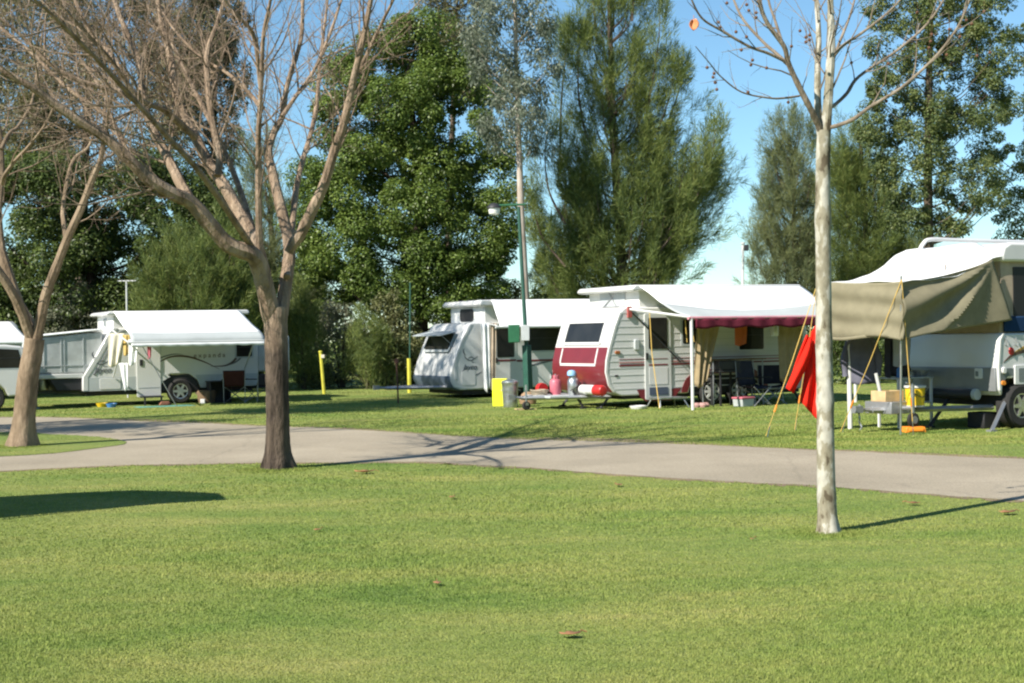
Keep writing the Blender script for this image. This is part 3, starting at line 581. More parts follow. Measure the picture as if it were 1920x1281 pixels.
def casua(label, d, poly, nb, per, needle, mat, trunk, r0=0.2, spread=1.0, extra=None, sz=1.0, nw=0.017, name='casuarina_tree', sweep=0.9):
    """boughs sweep up from the trunk; soft needle plumes sit along their outer half"""
    b = np.array(D(*trunk[0], d)); b[2] = 0; tp = catmull([np.array(D(px, py, d)) for px, py in trunk], 6)
    tips = list(crown_points(poly, d, nb, 0.5))
    lines = []
    for t in tips:
        h = np.hypot(t[0] - b[0], t[1] - b[1]); z0 = max(1.2, t[2] - 1.0 - h * sweep * random.uniform(.9, 1.4)); q = min(tp, key=lambda p: abs(p[2] - z0))
        q = np.array([q[0], q[1], min(z0, tp[-1][2])]); mid = q * .45 + t * .55 + np.array([(t[0] - q[0]) * .15, (t[1] - q[1]) * .15, -0.16 * np.linalg.norm(t - q)]); lines.append((catmull([q, mid, t], 6), 0.3))
    for line in (extra or []): lines.append((catmull([np.array(D(px, py, d + line[1])) for px, py in line[0]], 6), 0.0))
    P, A, Rr = [], [], []; wood = MB()
    for L, f0 in lines:
        ln = sum(np.linalg.norm(L[i + 1] - L[i]) for i in range(len(L) - 1)); k = int(max(4, ln * (5.2 if f0 else 9.5)))
        for _ in range(k):
            f = f0 + (1 - f0) * rng.uniform() ** .8; g = f * (len(L) - 1); i = min(int(g), len(L) - 2); p = L[i] * (1 - g + i) + L[i + 1] * (g - i); tg = L[i + 1] - L[i]; tg /= np.linalg.norm(tg)
            rad = sz * (0.40 * (1.15 - f) + 0.12); off = rng.normal(0, 1, 3) * rad * 0.75; P.append(p + off); A.append(tg * .7 + off / max(rad, .1) * .32 * spread + np.array([0, 0, .55]) + rng.normal(0, .22, 3)); Rr.append(rad)
        wood.tube([p - b for p in L], [0.045 * (1 - .85 * i / (len(L) - 1)) for i in range(len(L))], 5, False)
    P = np.array(P); A = unit(np.array(A)); n = len(P) * per; c = np.repeat(P, per, 0); ax = np.repeat(A, per, 0); t = rng.uniform(0, 1, n); pl = 0.75 * sz
    w = 0.16 * sz * (1.15 - t); pos = c + ax * (t * pl)[:, None] + rng.normal(0, 1, (n, 3)) * w[:, None] * .75
    nx = unit(ax * .9 + rng.normal(0, .42, (n, 3)) - np.array([0, 0, .12]))
    Vf = leafquads(pos, nx, unit(rng.normal(0, 1, (n, 3))), rng.uniform(.55, 1.25, n) * needle, np.full(n, nw))
    t = leafy(name, label, 'tree', d, trunk, r0, r0 * 0.25, Vf, mat, grey_bark, None, 'trees behind the caravans')
    wood.build('boughs', grey_bark, t, fix=False); return t

broad('dense rounded green broadleaf tree left of the white-trunked gum', 48, [(590, 190), (640, 110), (720, 45), (800, 35), (860, 70), (930, 180), (965, 270), (968, 400), (945, 540), (890, 600), (800, 575), (700, 600), (620, 590), (560, 540), (545, 440), (565, 330), (600, 260)], 330, 0.62, 720, 0.115, m_broad, [(790, 660), (790, 560), (785, 420), (775, 250), (765, 130)], 0.30)
gcl = [(930, 60), (1000, 25), (960, 130), (940, 190), (1000, 180), (905, 100), (1030, 130), (960, 10), (900, 130), (1010, 90), (985, 150), (960, 215), (925, 225), (1000, 225), (890, 60), (1035, 40), (915, 20), (970, -40), (930, -40), (1010, -30), (950, 95), (975, 60), (945, 160), (1010, 260), (940, 250)]
cs = np.array([np.array(D(px + random.uniform(-18, 18), py + random.uniform(-18, 18), 44 + random.uniform(-1.2, 1.2))) for px, py in gcl for _ in range(3)])
leafy('gum_tree', 'tall slender gum with pale trunk rising behind the green street lamp', 'tree', 44, [(990, 735), (988, 640), (985, 555), (978, 420), (974, 300), (971, 215), (968, 120), (966, 20), (962, -60)], 0.16, 0.045, leaves_clump(cs, 0.42, 190, 0.17, 0.26, 1.1, 0.1, 0.9, 0.1), m_gum, gum_bark, cs, 'trees behind the caravans', 0.022, 40)
broad('brownish drooping gum crown above and behind the round green tree', 53, [(790, 60), (800, -60), (900, -80), (915, 60), (905, 200), (860, 160), (820, 110)], 60, 0.55, 330, 0.18, m_gumb, [(840, 640), (842, 400), (850, 200), (856, 20)], 0.2, 'gum_tree', 0.2, grey_bark, 0.9, 1.1, 0.6, 0.1)
casua('tall many-plumed casuarina right of the pale gum', 46.5, [(1010, 545), (1010, 430), (1045, 340), (1030, 240), (1075, 170), (1098, 60), (1105, -80), (1195, -80), (1208, 90), (1235, 170), (1268, 250), (1262, 300), (1310, 280), (1335, 300), (1320, 380), (1285, 450), (1250, 520), (1190, 545), (1100, 555)], 112, 80, 0.34, m_cas, [(1172, 640), (1168, 540), (1160, 400), (1150, 250), (1145, 100), (1142, -40)], 0.26, 1.0,
      [([(1050, 320), (1052, 200), (1060, 110), (1062, 70)], 0.6), ([(1120, 80), (1112, 0), (1110, -70)], 0), ([(1215, 200), (1232, 100), (1238, 30)], -0.5), ([(1240, 260), (1270, 180), (1280, 135)], 0.5), ([(1230, 480), (1290, 400), (1330, 310), (1342, 240)], -0.8), ([(1220, 520), (1265, 470), (1330, 400), (1350, 330)], 0.8), ([(1150, 60), (1152, -20), (1155, -90)], 0.3), ([(1185, 40), (1190, -30), (1195, -90)], -0.3), ([(1200, 540), (1235, 510), (1265, 470), (1300, 450)], 0.4), ([(1200, 300), (1235, 240), (1258, 170), (1262, 130)], -0.2), ([(1225, 400), (1275, 350), (1310, 300), (1322, 265)], 0.2), ([(1235, 430), (1290, 390), (1325, 350), (1340, 310)], 0.1), ([(1100, 260), (1085, 180), (1085, 110), (1088, 60)], -0.4), ([(1060, 420), (1030, 360), (1022, 300), (1024, 250)], -0.5), ([(1060, 500), (1020, 450), (1005, 410), (1000, 380)], -0.7)])
casua('grey-green casuarina left behind the plane tree trunk', 60, [(1418, 535), (1408, 430), (1435, 330), (1450, 225), (1480, 212), (1520, 240), (1560, 300), (1570, 540), (1490, 545)], 92, 70, 0.34, m_casb, [(1490, 640), (1490, 540), (1488, 400), (1485, 280)], 0.2, 1.0, None, 1.0)
casua('olive casuarina just right behind the plane tree trunk', 56, [(1560, 520), (1562, 250), (1590, 200), (1640, 260), (1680, 380), (1730, 450), (1730, 530), (1640, 545)], 105, 70, 0.34, m_cas, [(1630, 640), (1630, 520), (1622, 400), (1615, 270)], 0.2, 1.0, None, 1.0)
broad('tall dark feathery tree with a bare trunk above the right-hand camper', 45, [(1600, -60), (1900, -60), (1895, 140), (1860, 300), (1885, 370), (1800, 440), (1690, 440), (1655, 350), (1610, 260), (1640, 120)], 330, 0.31, 240, 0.115, m_oak, [(1742, 660), (1741, 460), (1740, 300), (1742, 150), (1746, 0), (1748, -60)], 0.2, 'feathery_tree', 0.4, grey_bark, 0.45, 0.9, 0.5, 0.55, 0.03, 75)
broad('olive tree crown cut by the right edge of the view', 50, [(1868, 440), (1850, 300), (1872, 180), (1900, 40), (1980, 20), (2040, 200), (2030, 440), (1950, 480)], 150, 0.38, 260, 0.12, m_oak, [(1960, 660), (1960, 460), (1955, 250), (1950, 80)], 0.2, 'leafy_tree', 0.4, grey_bark, 0.4, 0.7, 0.5, 0.5, 0.03, 40)
# left-hand wood behind the bare trees
broad('tall brown-olive gum whose crown fills the top left corner', 55, [(-120, -120), (330, -120), (400, 20), (380, 200), (330, 320), (200, 350), (60, 340), (-120, 330)], 270, 0.8, 330, 0.22, m_gumb, [(150, 680), (152, 500), (160, 300), (170, 60)], 0.32, 'gum_tree', 0.22, grey_bark, 0.8, 1.0, 0.45, 0.1)
broad('green leafy tree top behind the bare tree, left of the sky gap', 57, [(330, 330), (340, 130), (380, -20), (430, -60), (462, 40), (455, 180), (440, 300), (400, 380)], 75, 0.6, 330, 0.2, m_gumb, [(400, 680), (400, 400), (402, 200), (405, 20)], 0.22, 'gum_tree', 0.3, grey_bark, 0.7, 1.0)
broad('dark dense broadleaf tree behind the smaller bare tree', 46, [(-80, 330), (60, 290), (180, 310), (300, 300), (400, 340), (455, 430), (440, 560), (300, 600), (100, 640), (-80, 640)], 260, 0.62, 520, 0.13, m_dark, [(170, 680), (172, 520), (180, 380)], 0.3)
casua('soft olive casuarina between the two bare trees', 43, [(255, 590), (272, 500), (315, 430), (370, 405), (430, 425), (480, 500), (495, 590), (400, 630)], 72, 72, 0.30, m_cas, [(375, 690), (375, 600), (372, 500)], 0.14, 1.0, None, .9)
casua('upright dark casuarina seen through the forks of the large bare tree', 51, [(430, 620), (440, 350), (470, 250), (520, 270), (560, 340), (590, 450), (610, 600)], 76, 66, 0.34, m_casb, [(515, 690), (512, 500), (505, 320)], 0.2, 1.0, None, 1.0)
# an evergreen beyond the left edge; its shade lies across the far verge and the middle caravan
cs = np.array([[-14.1 + rng.normal(0, .9), 24.3 + rng.normal(0, 1.0), 12.0 + rng.normal(0, 1.3)] for _ in range(130)] + [[-12.4 + rng.normal(0, .8), 28.2 + rng.normal(0, 1.0), 12.8 + rng.normal(0, 1.2)] for _ in range(30)] + [[-15.0 + rng.normal(0, 1.0), 20.6 + rng.normal(0, .9), 7.6 + rng.normal(0, .8)] for _ in range(45)])
Vf = leaves_clump(cs, 0.7, 120, 0.22, 0.35, 0.9, 0.3, 0.5)
tr = thing('gum_tree', 'gum tree outside the left edge whose shadow crosses the far verge', 'tree', (-14.0, 24.5, 0)); b = np.array([-14.0, 24.5, 0])
m = MB(); P = catmull([(0, 0, -.1), (0.1, 0, 3), (-0.1, 0.2, 7), (0, 0, 11)], 5); m.tube(P, [0.3 - 0.2 * i / (len(P) - 1) for i in range(len(P))], 10)
for c in cs[:40]:
    q = c - b; m.tube(catmull([(0, 0, max(4, q[2] - 3)), q * 0.5 + np.array([0, 0, max(4, q[2] - 3) * .5 - .2]), q], 3), [0.06, 0.05, 0.04, 0.035, 0.03, 0.02, 0.015], 5, False)
m.build('trunk', gum_bark, tr, fix=False); npmesh('crown', Vf[0] - b, Vf[1], m_gumb, tr)

def shrub(label, d, px, w, ytop, mat, kind='b', dens=1.0, L=0.13, name='shrub'):
    x = D(px, 700, d); ht = D(px, ytop, d).z; wm = w * d / FPX; n = int(max(14, wm * ht * 9 * dens)); cs = []
    while len(cs) < n:
        a, b_, z = rng.uniform(-1, 1), rng.uniform(-1, 1), rng.uniform(0.03, 1); rw = math.sqrt(max(0.02, 1 - (max(0, z - 0.35) / 0.66) ** 2))
        if a * a + b_ * b_ < 1: cs.append((x.x + a * rw * wm * 0.5, d + b_ * rw * wm * 0.35, 0.1 + z * ht * (0.86 + 0.14 * math.sin(a * 7 + px))))
    cs = np.array(cs); bs = np.array([x.x, d, 0.0])
    if kind == 'b': Vf = leaves_clump(cs, 0.30, 120, L, 0.4, 0.9, 0.4, 0.4)
    else: Vf = plumes(cs, unit((cs - bs) * [0.12, 0.12, 0] + [0, 0, 1.0] + rng.normal(0, .3, cs.shape)), 220, 0.6, 0.34, 0.26, 0.015, 0.6)
    t = thing(name, label, 'shrub', bs, 0, 'scrub along the back of the park'); m = MB()
    for c in cs[rng.choice(len(cs), min(14, len(cs)), replace=False)]:
        m.tube(catmull([(random.uniform(-.1, .1), random.uniform(-.1, .1), -0.05), (c - bs) * [0.35, 0.35, 0.55], c - bs], 3), [0.03, 0.028, 0.024, 0.02, 0.015, 0.012, 0.008], 5, False)
    m.build('trunk', grey_bark, t, fix=False); npmesh('crown', Vf[0] - bs, Vf[1], mat, t); return t
shrub('dark olive shrub beside the large bare tree trunk', 45.5, 568, 100, 535, m_cas, 'c')
shrub('tall grey scrub bush just right of the leaning yellow post', 46.5, 640, 110, 565, m_scrubg)
shrub('soft yellow-green bush between the leaning post and the middle caravan', 45.0, 690, 100, 590, m_cas, 'c')
shrub('bushy grey-olive scrub under the round green tree', 46.0, 735, 120, 545, m_scrub)
shrub('shadowed scrub beside the second yellow post', 47.2, 765, 80, 600, m_scrub)
shrub('low pale shrub behind the leaning yellow post', 45.6, 588, 60, 690, m_scrub, 'b', 1.0, 0.1)
shrub('dense grey scrub behind the left caravan roof', 45, 150, 170, 500, m_scrubg)
shrub('leafy grey scrub right of the antenna behind the left caravan', 46, 300, 170, 540, m_scrubg)
shrub('dark scrub at the right end of the left caravan awning', 46, 440, 150, 560, m_dark)
shrub('dark bush at the left edge behind the far caravan', 50, 10, 190, 470, m_dark, 'b', 0.8)
shrub('olive scrub behind the middle caravan roof', 52, 1050, 150, 470, m_cas, 'c')
shrub('brown scrub behind the lamp post and middle caravan', 50, 960, 140, 520, m_scrub)
shrub('dark bush behind the red caravan awning end', 44, 1500, 110, 590, m_dark)
shrub('dark tangled bush under the olive awning', 42, 1590, 130, 610, m_dark)
shrub('shadowed bush behind the jacket and table', 44, 1690, 160, 600, m_dark)
shrub('dry brown scrub below the feathery tree', 58, 1700, 170, 470, m_scrub)
shrub('grey bush low behind the red caravan', 60, 1250, 220, 560, m_scrubg, 'b', 0.7)
shrub('grey bush beyond the white mast', 60, 1420, 200, 570, m_scrub, 'b', 0.7)
# unseen trees added on the other sides to cut low sky light
th = rng.uniform(R(60), R(300), 1500); rr_ = rng.uniform(52, 62, 1500); th = math.pi / 2 + th; Z = rng.uniform(0, 1, 1500) ** .8 * (9 + 3 * np.sin(th * 9))
V, F = leaves_clump(np.stack([rr_ * np.cos(th), 10 + rr_ * np.sin(th), Z], 1), 2.2, 40, 1.0, 0.6, 0.8)
rw = npmesh('woodland', V, F, m_dark); rw['kind'] = 'stuff'; rw['label'] = 'ring of unseen trees added outside the view to block low sky'
# far wood that closes the view
n_ = 2600; X = rng.uniform(-75, 85, n_); Yd = rng.uniform(72, 88, n_); hmax = 3.2 + 1.3 * np.sin(X * 0.21) + 0.7 * np.sin(X * 0.53 + 1) - 1.2 * ((X > 6) & (X < 22)); Z = rng.uniform(0, 1, n_) * np.maximum(1.5, hmax)
V, F = leaves_clump(np.stack([X, Yd, Z], 1), 0.9, 34, 0.36, 0.55, 0.8)
fw = npmesh('woodland', V, F, m_dark); fw['kind'] = 'stuff'; fw['label'] = 'dark far scrub and woodland closing the view behind the campsite'

# ------------------------------------------------------------------ caravans: shared pieces
def wheel(parent, c, r, w, rim_r, spokes=6, mat_rim=None):
    # outer face looks towards -y
    y = c[1]
    o = MB().lathe([(rim_r * 0.98, 0), (rim_r, -0.005), (r * 0.86, -0.012), (r * 0.97, 0.02), (r, 0.05), (r, w - 0.05), (r * 0.97, w - 0.02), (rim_r, w)], (0, 0, 0), 'y', 28).build('wheel', W['rubber'], parent)
    o.location = c
    m = MB().lathe([(rim_r * 0.98, 0.004), (rim_r * 0.99, -0.008), (rim_r * 0.9, -0.006), (rim_r * 0.86, 0.035), (0.03, 0.045)], (0, 0, 0), 'y', 28)
    for i in range(spokes):
        a = 2 * math.pi * i / spokes; u = Vector((math.cos(a), 0, math.sin(a))); v = Vector((-math.sin(a), 0, math.cos(a)))
        p = [u * 0.03 - v * 0.045, u * rim_r * 0.9 - v * 0.022, u * rim_r * 0.9 + v * 0.022, u * 0.03 + v * 0.045]
        q = [Vector((k.x, -0.012, k.z)) for k in p] + [Vector((k.x, 0.04, k.z)) for k in p]
        m.add(q, [(0, 1, 2, 3), (7, 6, 5, 4), (0, 4, 5, 1), (1, 5, 6, 2), (2, 6, 7, 3), (3, 7, 4, 0)])
    m.lathe([(0.055, -0.016), (0.055, 0.03), (0.02, 0.03)], (0, 0, 0), 'y', 12)
    m.build('rim', mat_rim or W['alloy'], o)
    return o
def rect(x0, x1, z0, z1): return [(x0, z0), (x1, z0), (x1, z1), (x0, z1)]
def rrect(x0, x1, z0, z1, r, n=4):
    o = []
    for cx, cz, a0 in ((x1 - r, z1 - r, 0), (x0 + r, z1 - r, 90), (x0 + r, z0 + r, 180), (x1 - r, z0 + r, 270)):
        for i in range(n + 1):
            a = R(a0 + 90 * i / n); o.append((cx + r * math.cos(a), cz + r * math.sin(a)))
    return o
def onside(parent, name, poly, mat, y=-0.004, depth=0.02, bevel=0.0):
    o = MB().prof(poly, y, y + depth).build(name, mat, parent, bevel)
    if name == 'window':        # pale frame with a rubber line round the pane, and a curtain edge behind the glass
        xs = [p[0] for p in poly]; zs = [p[1] for p in poly]; cx, cz = (min(xs) + max(xs)) / 2, (min(zs) + max(zs)) / 2; wx, wz = max(xs) - min(xs), max(zs) - min(zs)
        big = [(cx + (p[0] - cx) * (1 + .09 / wx), cz + (p[1] - cz) * (1 + .09 / wz)) for p in poly]; MB().prof(big, y + .004, y + depth - .001).build('frame', W['lgrey'], o)
        MB().box(cx - wx / 2, cx + wx / 2, y - .004, y + .006, cz - .006, cz + .006).build('mullion', W['dark'], o)
    return o
def arcstrip(pts, w, taper=True):      # a tapering ribbon outline along pts (x,z)
    P = catmull([(p[0], p[1], 0) for p in pts], 8); k = len(P); a, b = [], []
    for i in range(k):
        t = P[min(k - 1, i + 1)] - P[max(0, i - 1)]; t /= np.linalg.norm(t); nn = np.array([-t[1], t[0], 0]); ww = w * (math.sin(math.pi * (0.04 + 0.92 * i / (k - 1))) if taper else 1) / 2
        a.append((P[i] + nn * ww)[:2]); b.append((P[i] - nn * ww)[:2])
    return a, b
def swoosh(parent, name, pts, w, mat, y=-0.006, taper=True):
    a, b = arcstrip(pts, w, taper); m = MB(); k = len(a)
    for i in range(k - 1):
        q = [a[i], a[i + 1], b[i + 1], b[i]]; m.add([(p[0], y, p[1]) for p in q] + [(p[0], y + .008, p[1]) for p in q], [(0, 1, 2, 3), (7, 6, 5, 4), (0, 4, 5, 1), (2, 6, 7, 3)])
    return m.build(name, mat, parent, smooth=False)
def kangaroo_mark(parent, x, z, s, mat, y=-0.006):
    # the emblem: a few brush strokes of a leaping animal
    sw = lambda pts, w: arcstrip([(x + p[0] * s, z + p[1] * s) for p in pts], w * s)
    m = MB()
    for pts, w in (([(0, .62), (.06, .38), (.25, .20), (.5, .14), (.72, .25), (.98, .42)], .08), ([(.02, .95), (-.06, .8), (0, .62), (.12, .5)], .10), ([(.25, .22), (.42, .36), (.62, .34), (.8, .22)], .06), ([(.5, .14), (.62, .02), (.8, .03)], .05)):
        a, b = sw(pts, w)
        for i in range(len(a) - 1):
            q = [a[i], a[i + 1], b[i + 1], b[i]]; m.add([(p[0], y, p[1]) for p in q] + [(p[0], y + .008, p[1]) for p in q], [(0, 1, 2, 3), (7, 6, 5, 4), (0, 4, 5, 1), (2, 6, 7, 3)])
    return m.build('emblem', mat, parent, smooth=False)
def awning_sheet(x0, x1, xo0, xo1, prof, wob=0.0, a=0.0, b=1.0, bow=0.0):     # prof: (y,z) from the roof edge outwards; a..b is the strip built
    P = catmull([(p[0], p[1], 0) for p in prof], 4)
    def fn(u, v_):
        a_ = a + (bow * math.sin(math.pi * u) if a > 0 else 0); b_ = b + (bow * math.sin(math.pi * u) if b < 1 else 0); v = a_ + (b_ - a_) * v_
        f = v * (len(P) - 1); i = min(int(f), len(P) - 2); q = P[i] * (1 - f + i) + P[i + 1] * (f - i)
        l_ = x0 + (xo0 - x0) * v; r_ = x1 + (xo1 - x1) * v
        return (l_ + (r_ - l_) * u, q[0], q[1] - wob * math.sin(math.pi * u) * math.sin(math.pi * min(1, v * 1.15)) + 0.25 * wob * math.sin(9 * u + 4 * v) * v + 0.12 * wob * math.sin(31 * u + 7 * v) * v)
    return MB().grid(fn, 36, 12)
def hang(w, h, folds=3, amp=0.03, taper=0.0, skew=0.0, sag=0.0):      # a hanging cloth: x across, z down from 0
    def fn(u, v): return ((u - .5) * w * (1 - taper * v) + skew * v, amp * math.sin(folds * 2 * math.pi * u + 1.3 * v) * (0.35 + 0.65 * v), -h * v * (1 + 0.06 * math.sin(5 * u)) - sag * math.sin(math.pi * u) * (1 - v))
    return MB().grid(fn, 20, 14)
def jockey(parent, x, y, z, mat=None):
    m = MB(); m.tube([(x, y, z + .25), (x, y, 0.14)], 0.024, 8); m.box(x - .03, x + .03, y - .05, y + .05, 0.10, 0.16)
    j = m.build('jockey_post', W['galv'], parent); MB().lathe([(0.03, -.035), (0.085, -.035), (0.095, -.02), (0.095, .02), (0.085, .035), (0.03, .035)], (x, y, 0.095), 'y', 18).build('jockey_wheel', W['rubber'], j)
def drawbar(parent, x0, yc, half, z, mat, xb=0.15):
    m = MB()
    for s in (-1, 1): m.tube([(x0, yc + s * 0.05, z), (xb, yc + s * half, z)], 0.045, 4)
    m.tube([(x0 + .05, yc, z), (x0 - .25, yc, z + .02)], 0.035, 6); m.box(x0 - .36, x0 - .2, yc - .05, yc + .05, z - .03, z + .08)
    return m.build('drawbar', mat, parent)
def steady(parent, a, b, name='stabiliser_leg', mat=None, r=0.028):
    m = MB(); a = Vector(a); b = Vector(b); m.tube([a, b], r, 4); m.box(b.x - .07, b.x + .07, b.y - .05, b.y + .05, max(0, b.z - .02), b.z + .01); return m.build(name, mat or W['dark'], parent)

# ------------------------------------------------------------------ white pop-top caravan, left
F1 = Frame((-10.944, 35.292), 28)
v = thing('caravan', 'white pop-top caravan with grey fold-out bed end and wide white awning', 'caravan', (F1.o[0], F1.o[1], 0), F1.phi)
V1 = v
body = [(0.0, .40), (0.0, .74), (.36, 1.32), (.66, 1.86), (.80, 2.0), (4.55, 2.0), (4.62, 1.9), (4.62, .55), (4.5, .40), (3.05, .40), (2.95, .62), (2.72, .78), (2.24, .78), (2.0, .62), (1.92, .40)]
MB().prof(body, 0, 2.2).build('body', W['white'], v, 0.03)
onside(v, 'skirt', [(0.03, .40), (0.03, .745), (1.95, .745), (2.05, .62), (1.92, .40)], W['lgrey'], -0.005, 0.02)
onside(v, 'skirt', [(3.05, .40), (2.95, .62), (2.9, .745), (4.6, .745), (4.6, .42)], W['lgrey'], -0.005, 0.02)
MB().box(0.1, 4.5, 0.15, 2.05, .28, .42).build('chassis', W['black'], v)
onside(v, 'edge_trim', [(0.02, .42), (0.02, .76), (.38, 1.33), (.68, 1.88), (.80, 2.0), (.90, 2.0), (.78, 1.86), (.48, 1.31), (.13, .76), (.13, .42)], W['offwhite'], -0.012, 0.02)
onside(v, 'wheel_arch', [(1.95, .34), (2.02, .60), (2.25, .76), (2.72, .76), (2.94, .60), (3.02, .34)], W['black'], 0.035, 0.02)
wheel(v, (2.49, -0.02, .33), .33, .2, .20, 6)
onside(v, 'stripe_panel', [(1.83, .77), (2.12, .80), (2.23, .71), (2.02, .60)], W['white'], -0.014, 0.02)
# fold-out bed end
be = MB(); pts = [(-1.25, .86), (-1.28, .98), (-1.12, 1.78), (.55, 1.92), (.55, .86)]
be.prof(pts, 0.16, 2.05).build('bed_end_tent', W['vinyl'], v, 0.05)
MB().slab((-1.18, 0.10, 1.80), (1.75, 0, .16), (0, 1, 0), rect(0, 1.72, 0, 2.0), 0.04).build('bed_end_roof', W['canvas_white'], v, 0.015)
MB().box(-1.30, .05, .08, 2.1, .74, .86).build('bed_tray', W['offwhite'], v, 0.02)
m = MB()
for x in (-.92, -.5, -.42, .05): m.box(x, x + .018, .142, .156, .9, 1.78)
m.box(-1.22, .2, .142, .156, 1.06, 1.08); m.build('tent_seam', W['lgrey'], v)
MB().prof([(-.62, .42), (-.80, .735), (0.05, .735), (0.05, .42)], .12, 2.0).build('front_boot', W['dark'], v, 0.03)
for yy in (.2, 1.9): steady(v, (-1.1, yy, .75), (-1.1, yy, 0.02), 'bed_leg', W['galv'], .018)
drawbar(v, -1.55, 1.1, .8, .40, W['steel']); jockey(v, -1.30, 1.05, .5)
MB().lathe([(0.02, 0), (.14, .01), (.15, .05), (.15, .40), (.11, .49), (.04, .52), (.04, .58), (.02, .58)], (-.85, .75, .44), 'z', 18).build('gas_bottle', W['galv'], v)
# pop-top
MB().prof([(.82, 1.98), (.82, 2.36), (4.3, 2.36), (4.3, 1.98)], .10, 2.08).build('pop_top_wall', W['canvas_under'], v)
MB().prof([(.66, 2.34), (.62, 2.38), (.70, 2.44), (4.35, 2.46), (4.42, 2.40), (4.36, 2.34)], 0.0, 2.2).build('roof', W['white'], v, 0.03)
MB().slab((.812, 1.25, 2.06), (0, -1, 0), (0, 0, 1), rrect(0, .34, 0, .22, .05), 0.012).build('vent_window', W['lgrey'], v)
m = MB();  [m.slab((.797, 1.20 - k * .07, 2.08), (0, -1, 0), (0, 0, 1), rect(0, .012, 0, .18), 0.006) for k in range(4)]; m.build('vent_bars', W['grey'], v)
MB().prof([(.30, 1.70), (.34, 1.90), (.45, 1.98), (.80, 2.02), (.80, 1.70)], .75, 2.1).build('front_hood', W['white'], v, 0.05)
# side fittings
onside(v, 'window', rrect(1.56, 1.96, 1.32, 1.60, .03), W['glass'], -0.010)
onside(v, 'window', rrect(4.02, 4.45, 1.20, 1.70, .04), W['glass'], -0.010)
onside(v, 'hatch', rrect(.42, .95, .44, .72, .03), W['white'], -0.014, .012, 0.004)
dr = MB().prof(rrect(1.36, 1.98, .20, 1.90, .04), -0.03, 0.01).build('door', W['white'], v, 0.006)
MB().box(1.44, 1.52, -.045, -.028, 1.02, 1.18).build('handle', W['dark'], dr)
MB().box(1.40, 1.94, -.035, -.028, .44, .46).build('door_trim', W['lgrey'], dr)
m = MB(); m.box(1.42, 1.94, -.45, -.05, .20, .24); m.box(1.45, 1.49, -.43, -.39, 0, .2); m.box(1.87, 1.91, -.43, -.39, 0, .2); m.build('step', W['dark'], v)
swoosh(v, 'swoosh_graphic', [(1.75, .98), (2.2, 1.22), (2.65, 1.24), (3.1, 1.10), (3.55, .88)], .05, W['stripe'])
swoosh(v, 'swoosh_graphic', [(1.6, .98), (1.9, 1.18), (2.3, 1.30), (2.6, 1.29)], .03, W['stripe_grey'])
swoosh(v, 'swoosh_graphic', [(3.3, .96), (3.75, .98), (4.02, 1.18), (4.06, 1.5), (3.98, 1.72)], .06, W['stripe'])
swoosh(v, 'swoosh_graphic', [(3.6, .94), (4.0, 1.06), (4.20, 1.3), (4.22, 1.72)], .045, W['stripe_grey'])
text('model_lettering', 'e x p a n d a', W['stripe'], v, (2.86, -0.006, 1.20), (1, 0, 0), (0, 0, 1), .17)
text('maker_lettering', 'Jayco', W['stripe_grey'], v, (.29, -0.008, .87), (1, 0, 0), (0, 0, 1), .20, .35, bold=.004)
kangaroo_mark(v, .28, 1.02, .42, W['stripe_grey'])
swoosh(v, 'edge_stripe', [(.30, .80), (.62, 1.4), (.92, 1.86), (1.12, 1.94), (1.25, 1.90)], .018, W['stripe_grey'], -0.014, False)
# awning
awning_sheet(.80, 4.12, .78, 4.16, [(-0.01, 2.44), (-.5, 2.26), (-1.2, 2.02), (-1.75, 1.86), (-1.98, 1.74), (-2.05, 1.62)], 0.02, 0.0, 0.6, 0).build('awning', W['canvas_white'], v, solid=0.006, fix=False)
awning_sheet(.80, 4.12, .78, 4.16, [(-0.01, 2.44), (-.5, 2.26), (-1.2, 2.02), (-1.75, 1.86), (-1.98, 1.74), (-2.05, 1.62)], 0.02, 0.6, 1.0, 0).build('awning_band_and_sag_shade', W['awning_band_and_sag_shade'], v, solid=.006, fix=False)
MB().tube([(.70, -2.02, 1.62), (4.30, -2.02, 1.62)], .035, 10).build('awning_roller', W['offwhite'], v)
scal = MB().grid(lambda u, w_: (.78 + 3.38 * u, -2.055, 1.60 - w_ * (.075 + .02 * abs(math.sin(u * 28)))), 80, 2).build('awning_valance', W['canvas_white'], v, solid=0.005, fix=False)
for x in (.76, 4.18):
    m = MB(); m.tube([(x, -0.03, 1.95), (x, -2.0, 1.60)], .022, 6); m.tube([(x, -.04, .75), (x, -1.25, 1.72)], .020, 6); m.build('awning_arm', W['offwhite'], v)
MB().tube([(1.05, -2.0, 1.55), (1.9, -1.9, 0.02)], .012, 6).build('awning_strut', W['steel'], v)
MB().box(4.62, 5.55, .1, 2.0, .78, 1.75).build('rear_bed_tent', W['vinyl'], v, .05)

def onv(fr, x, y, z): return fr.w(x, y, z)
def towel(fr, x, y, z, w, h, mat, label, rz=0, folds=2, amp=.03, taper=0, skew=0, group=None, cat='towel', name='towel'):
    o = hang(w, h, folds, amp, taper, skew).build(name, mat, None, solid=0.006, fix=False); at(o, fr.w(x, y, z), fr.phi + rz); return tag(o, label, cat, group)
towel(F1, .66, -1.0, 1.86, .42, .80, W['cream_cloth'], 'long cream towel hung from the left caravan awning arm', -.5, 2, .04, .25, -.08, 'washing hung at the left caravan')
towel(F1, .95, -1.55, 1.70, .26, .62, W['canvas_white'], 'narrow white towel with rolled lower end at the left caravan', -.4, 1.5, .035, .35, -.05, 'washing hung at the left caravan')
towel(F1, .74, -1.30, 1.12, .22, .66, W['canvas_white'], 'white tea towel twisted to a point below the cream towel', -.4, 1.5, .03, .6, .06, 'washing hung at the left caravan')
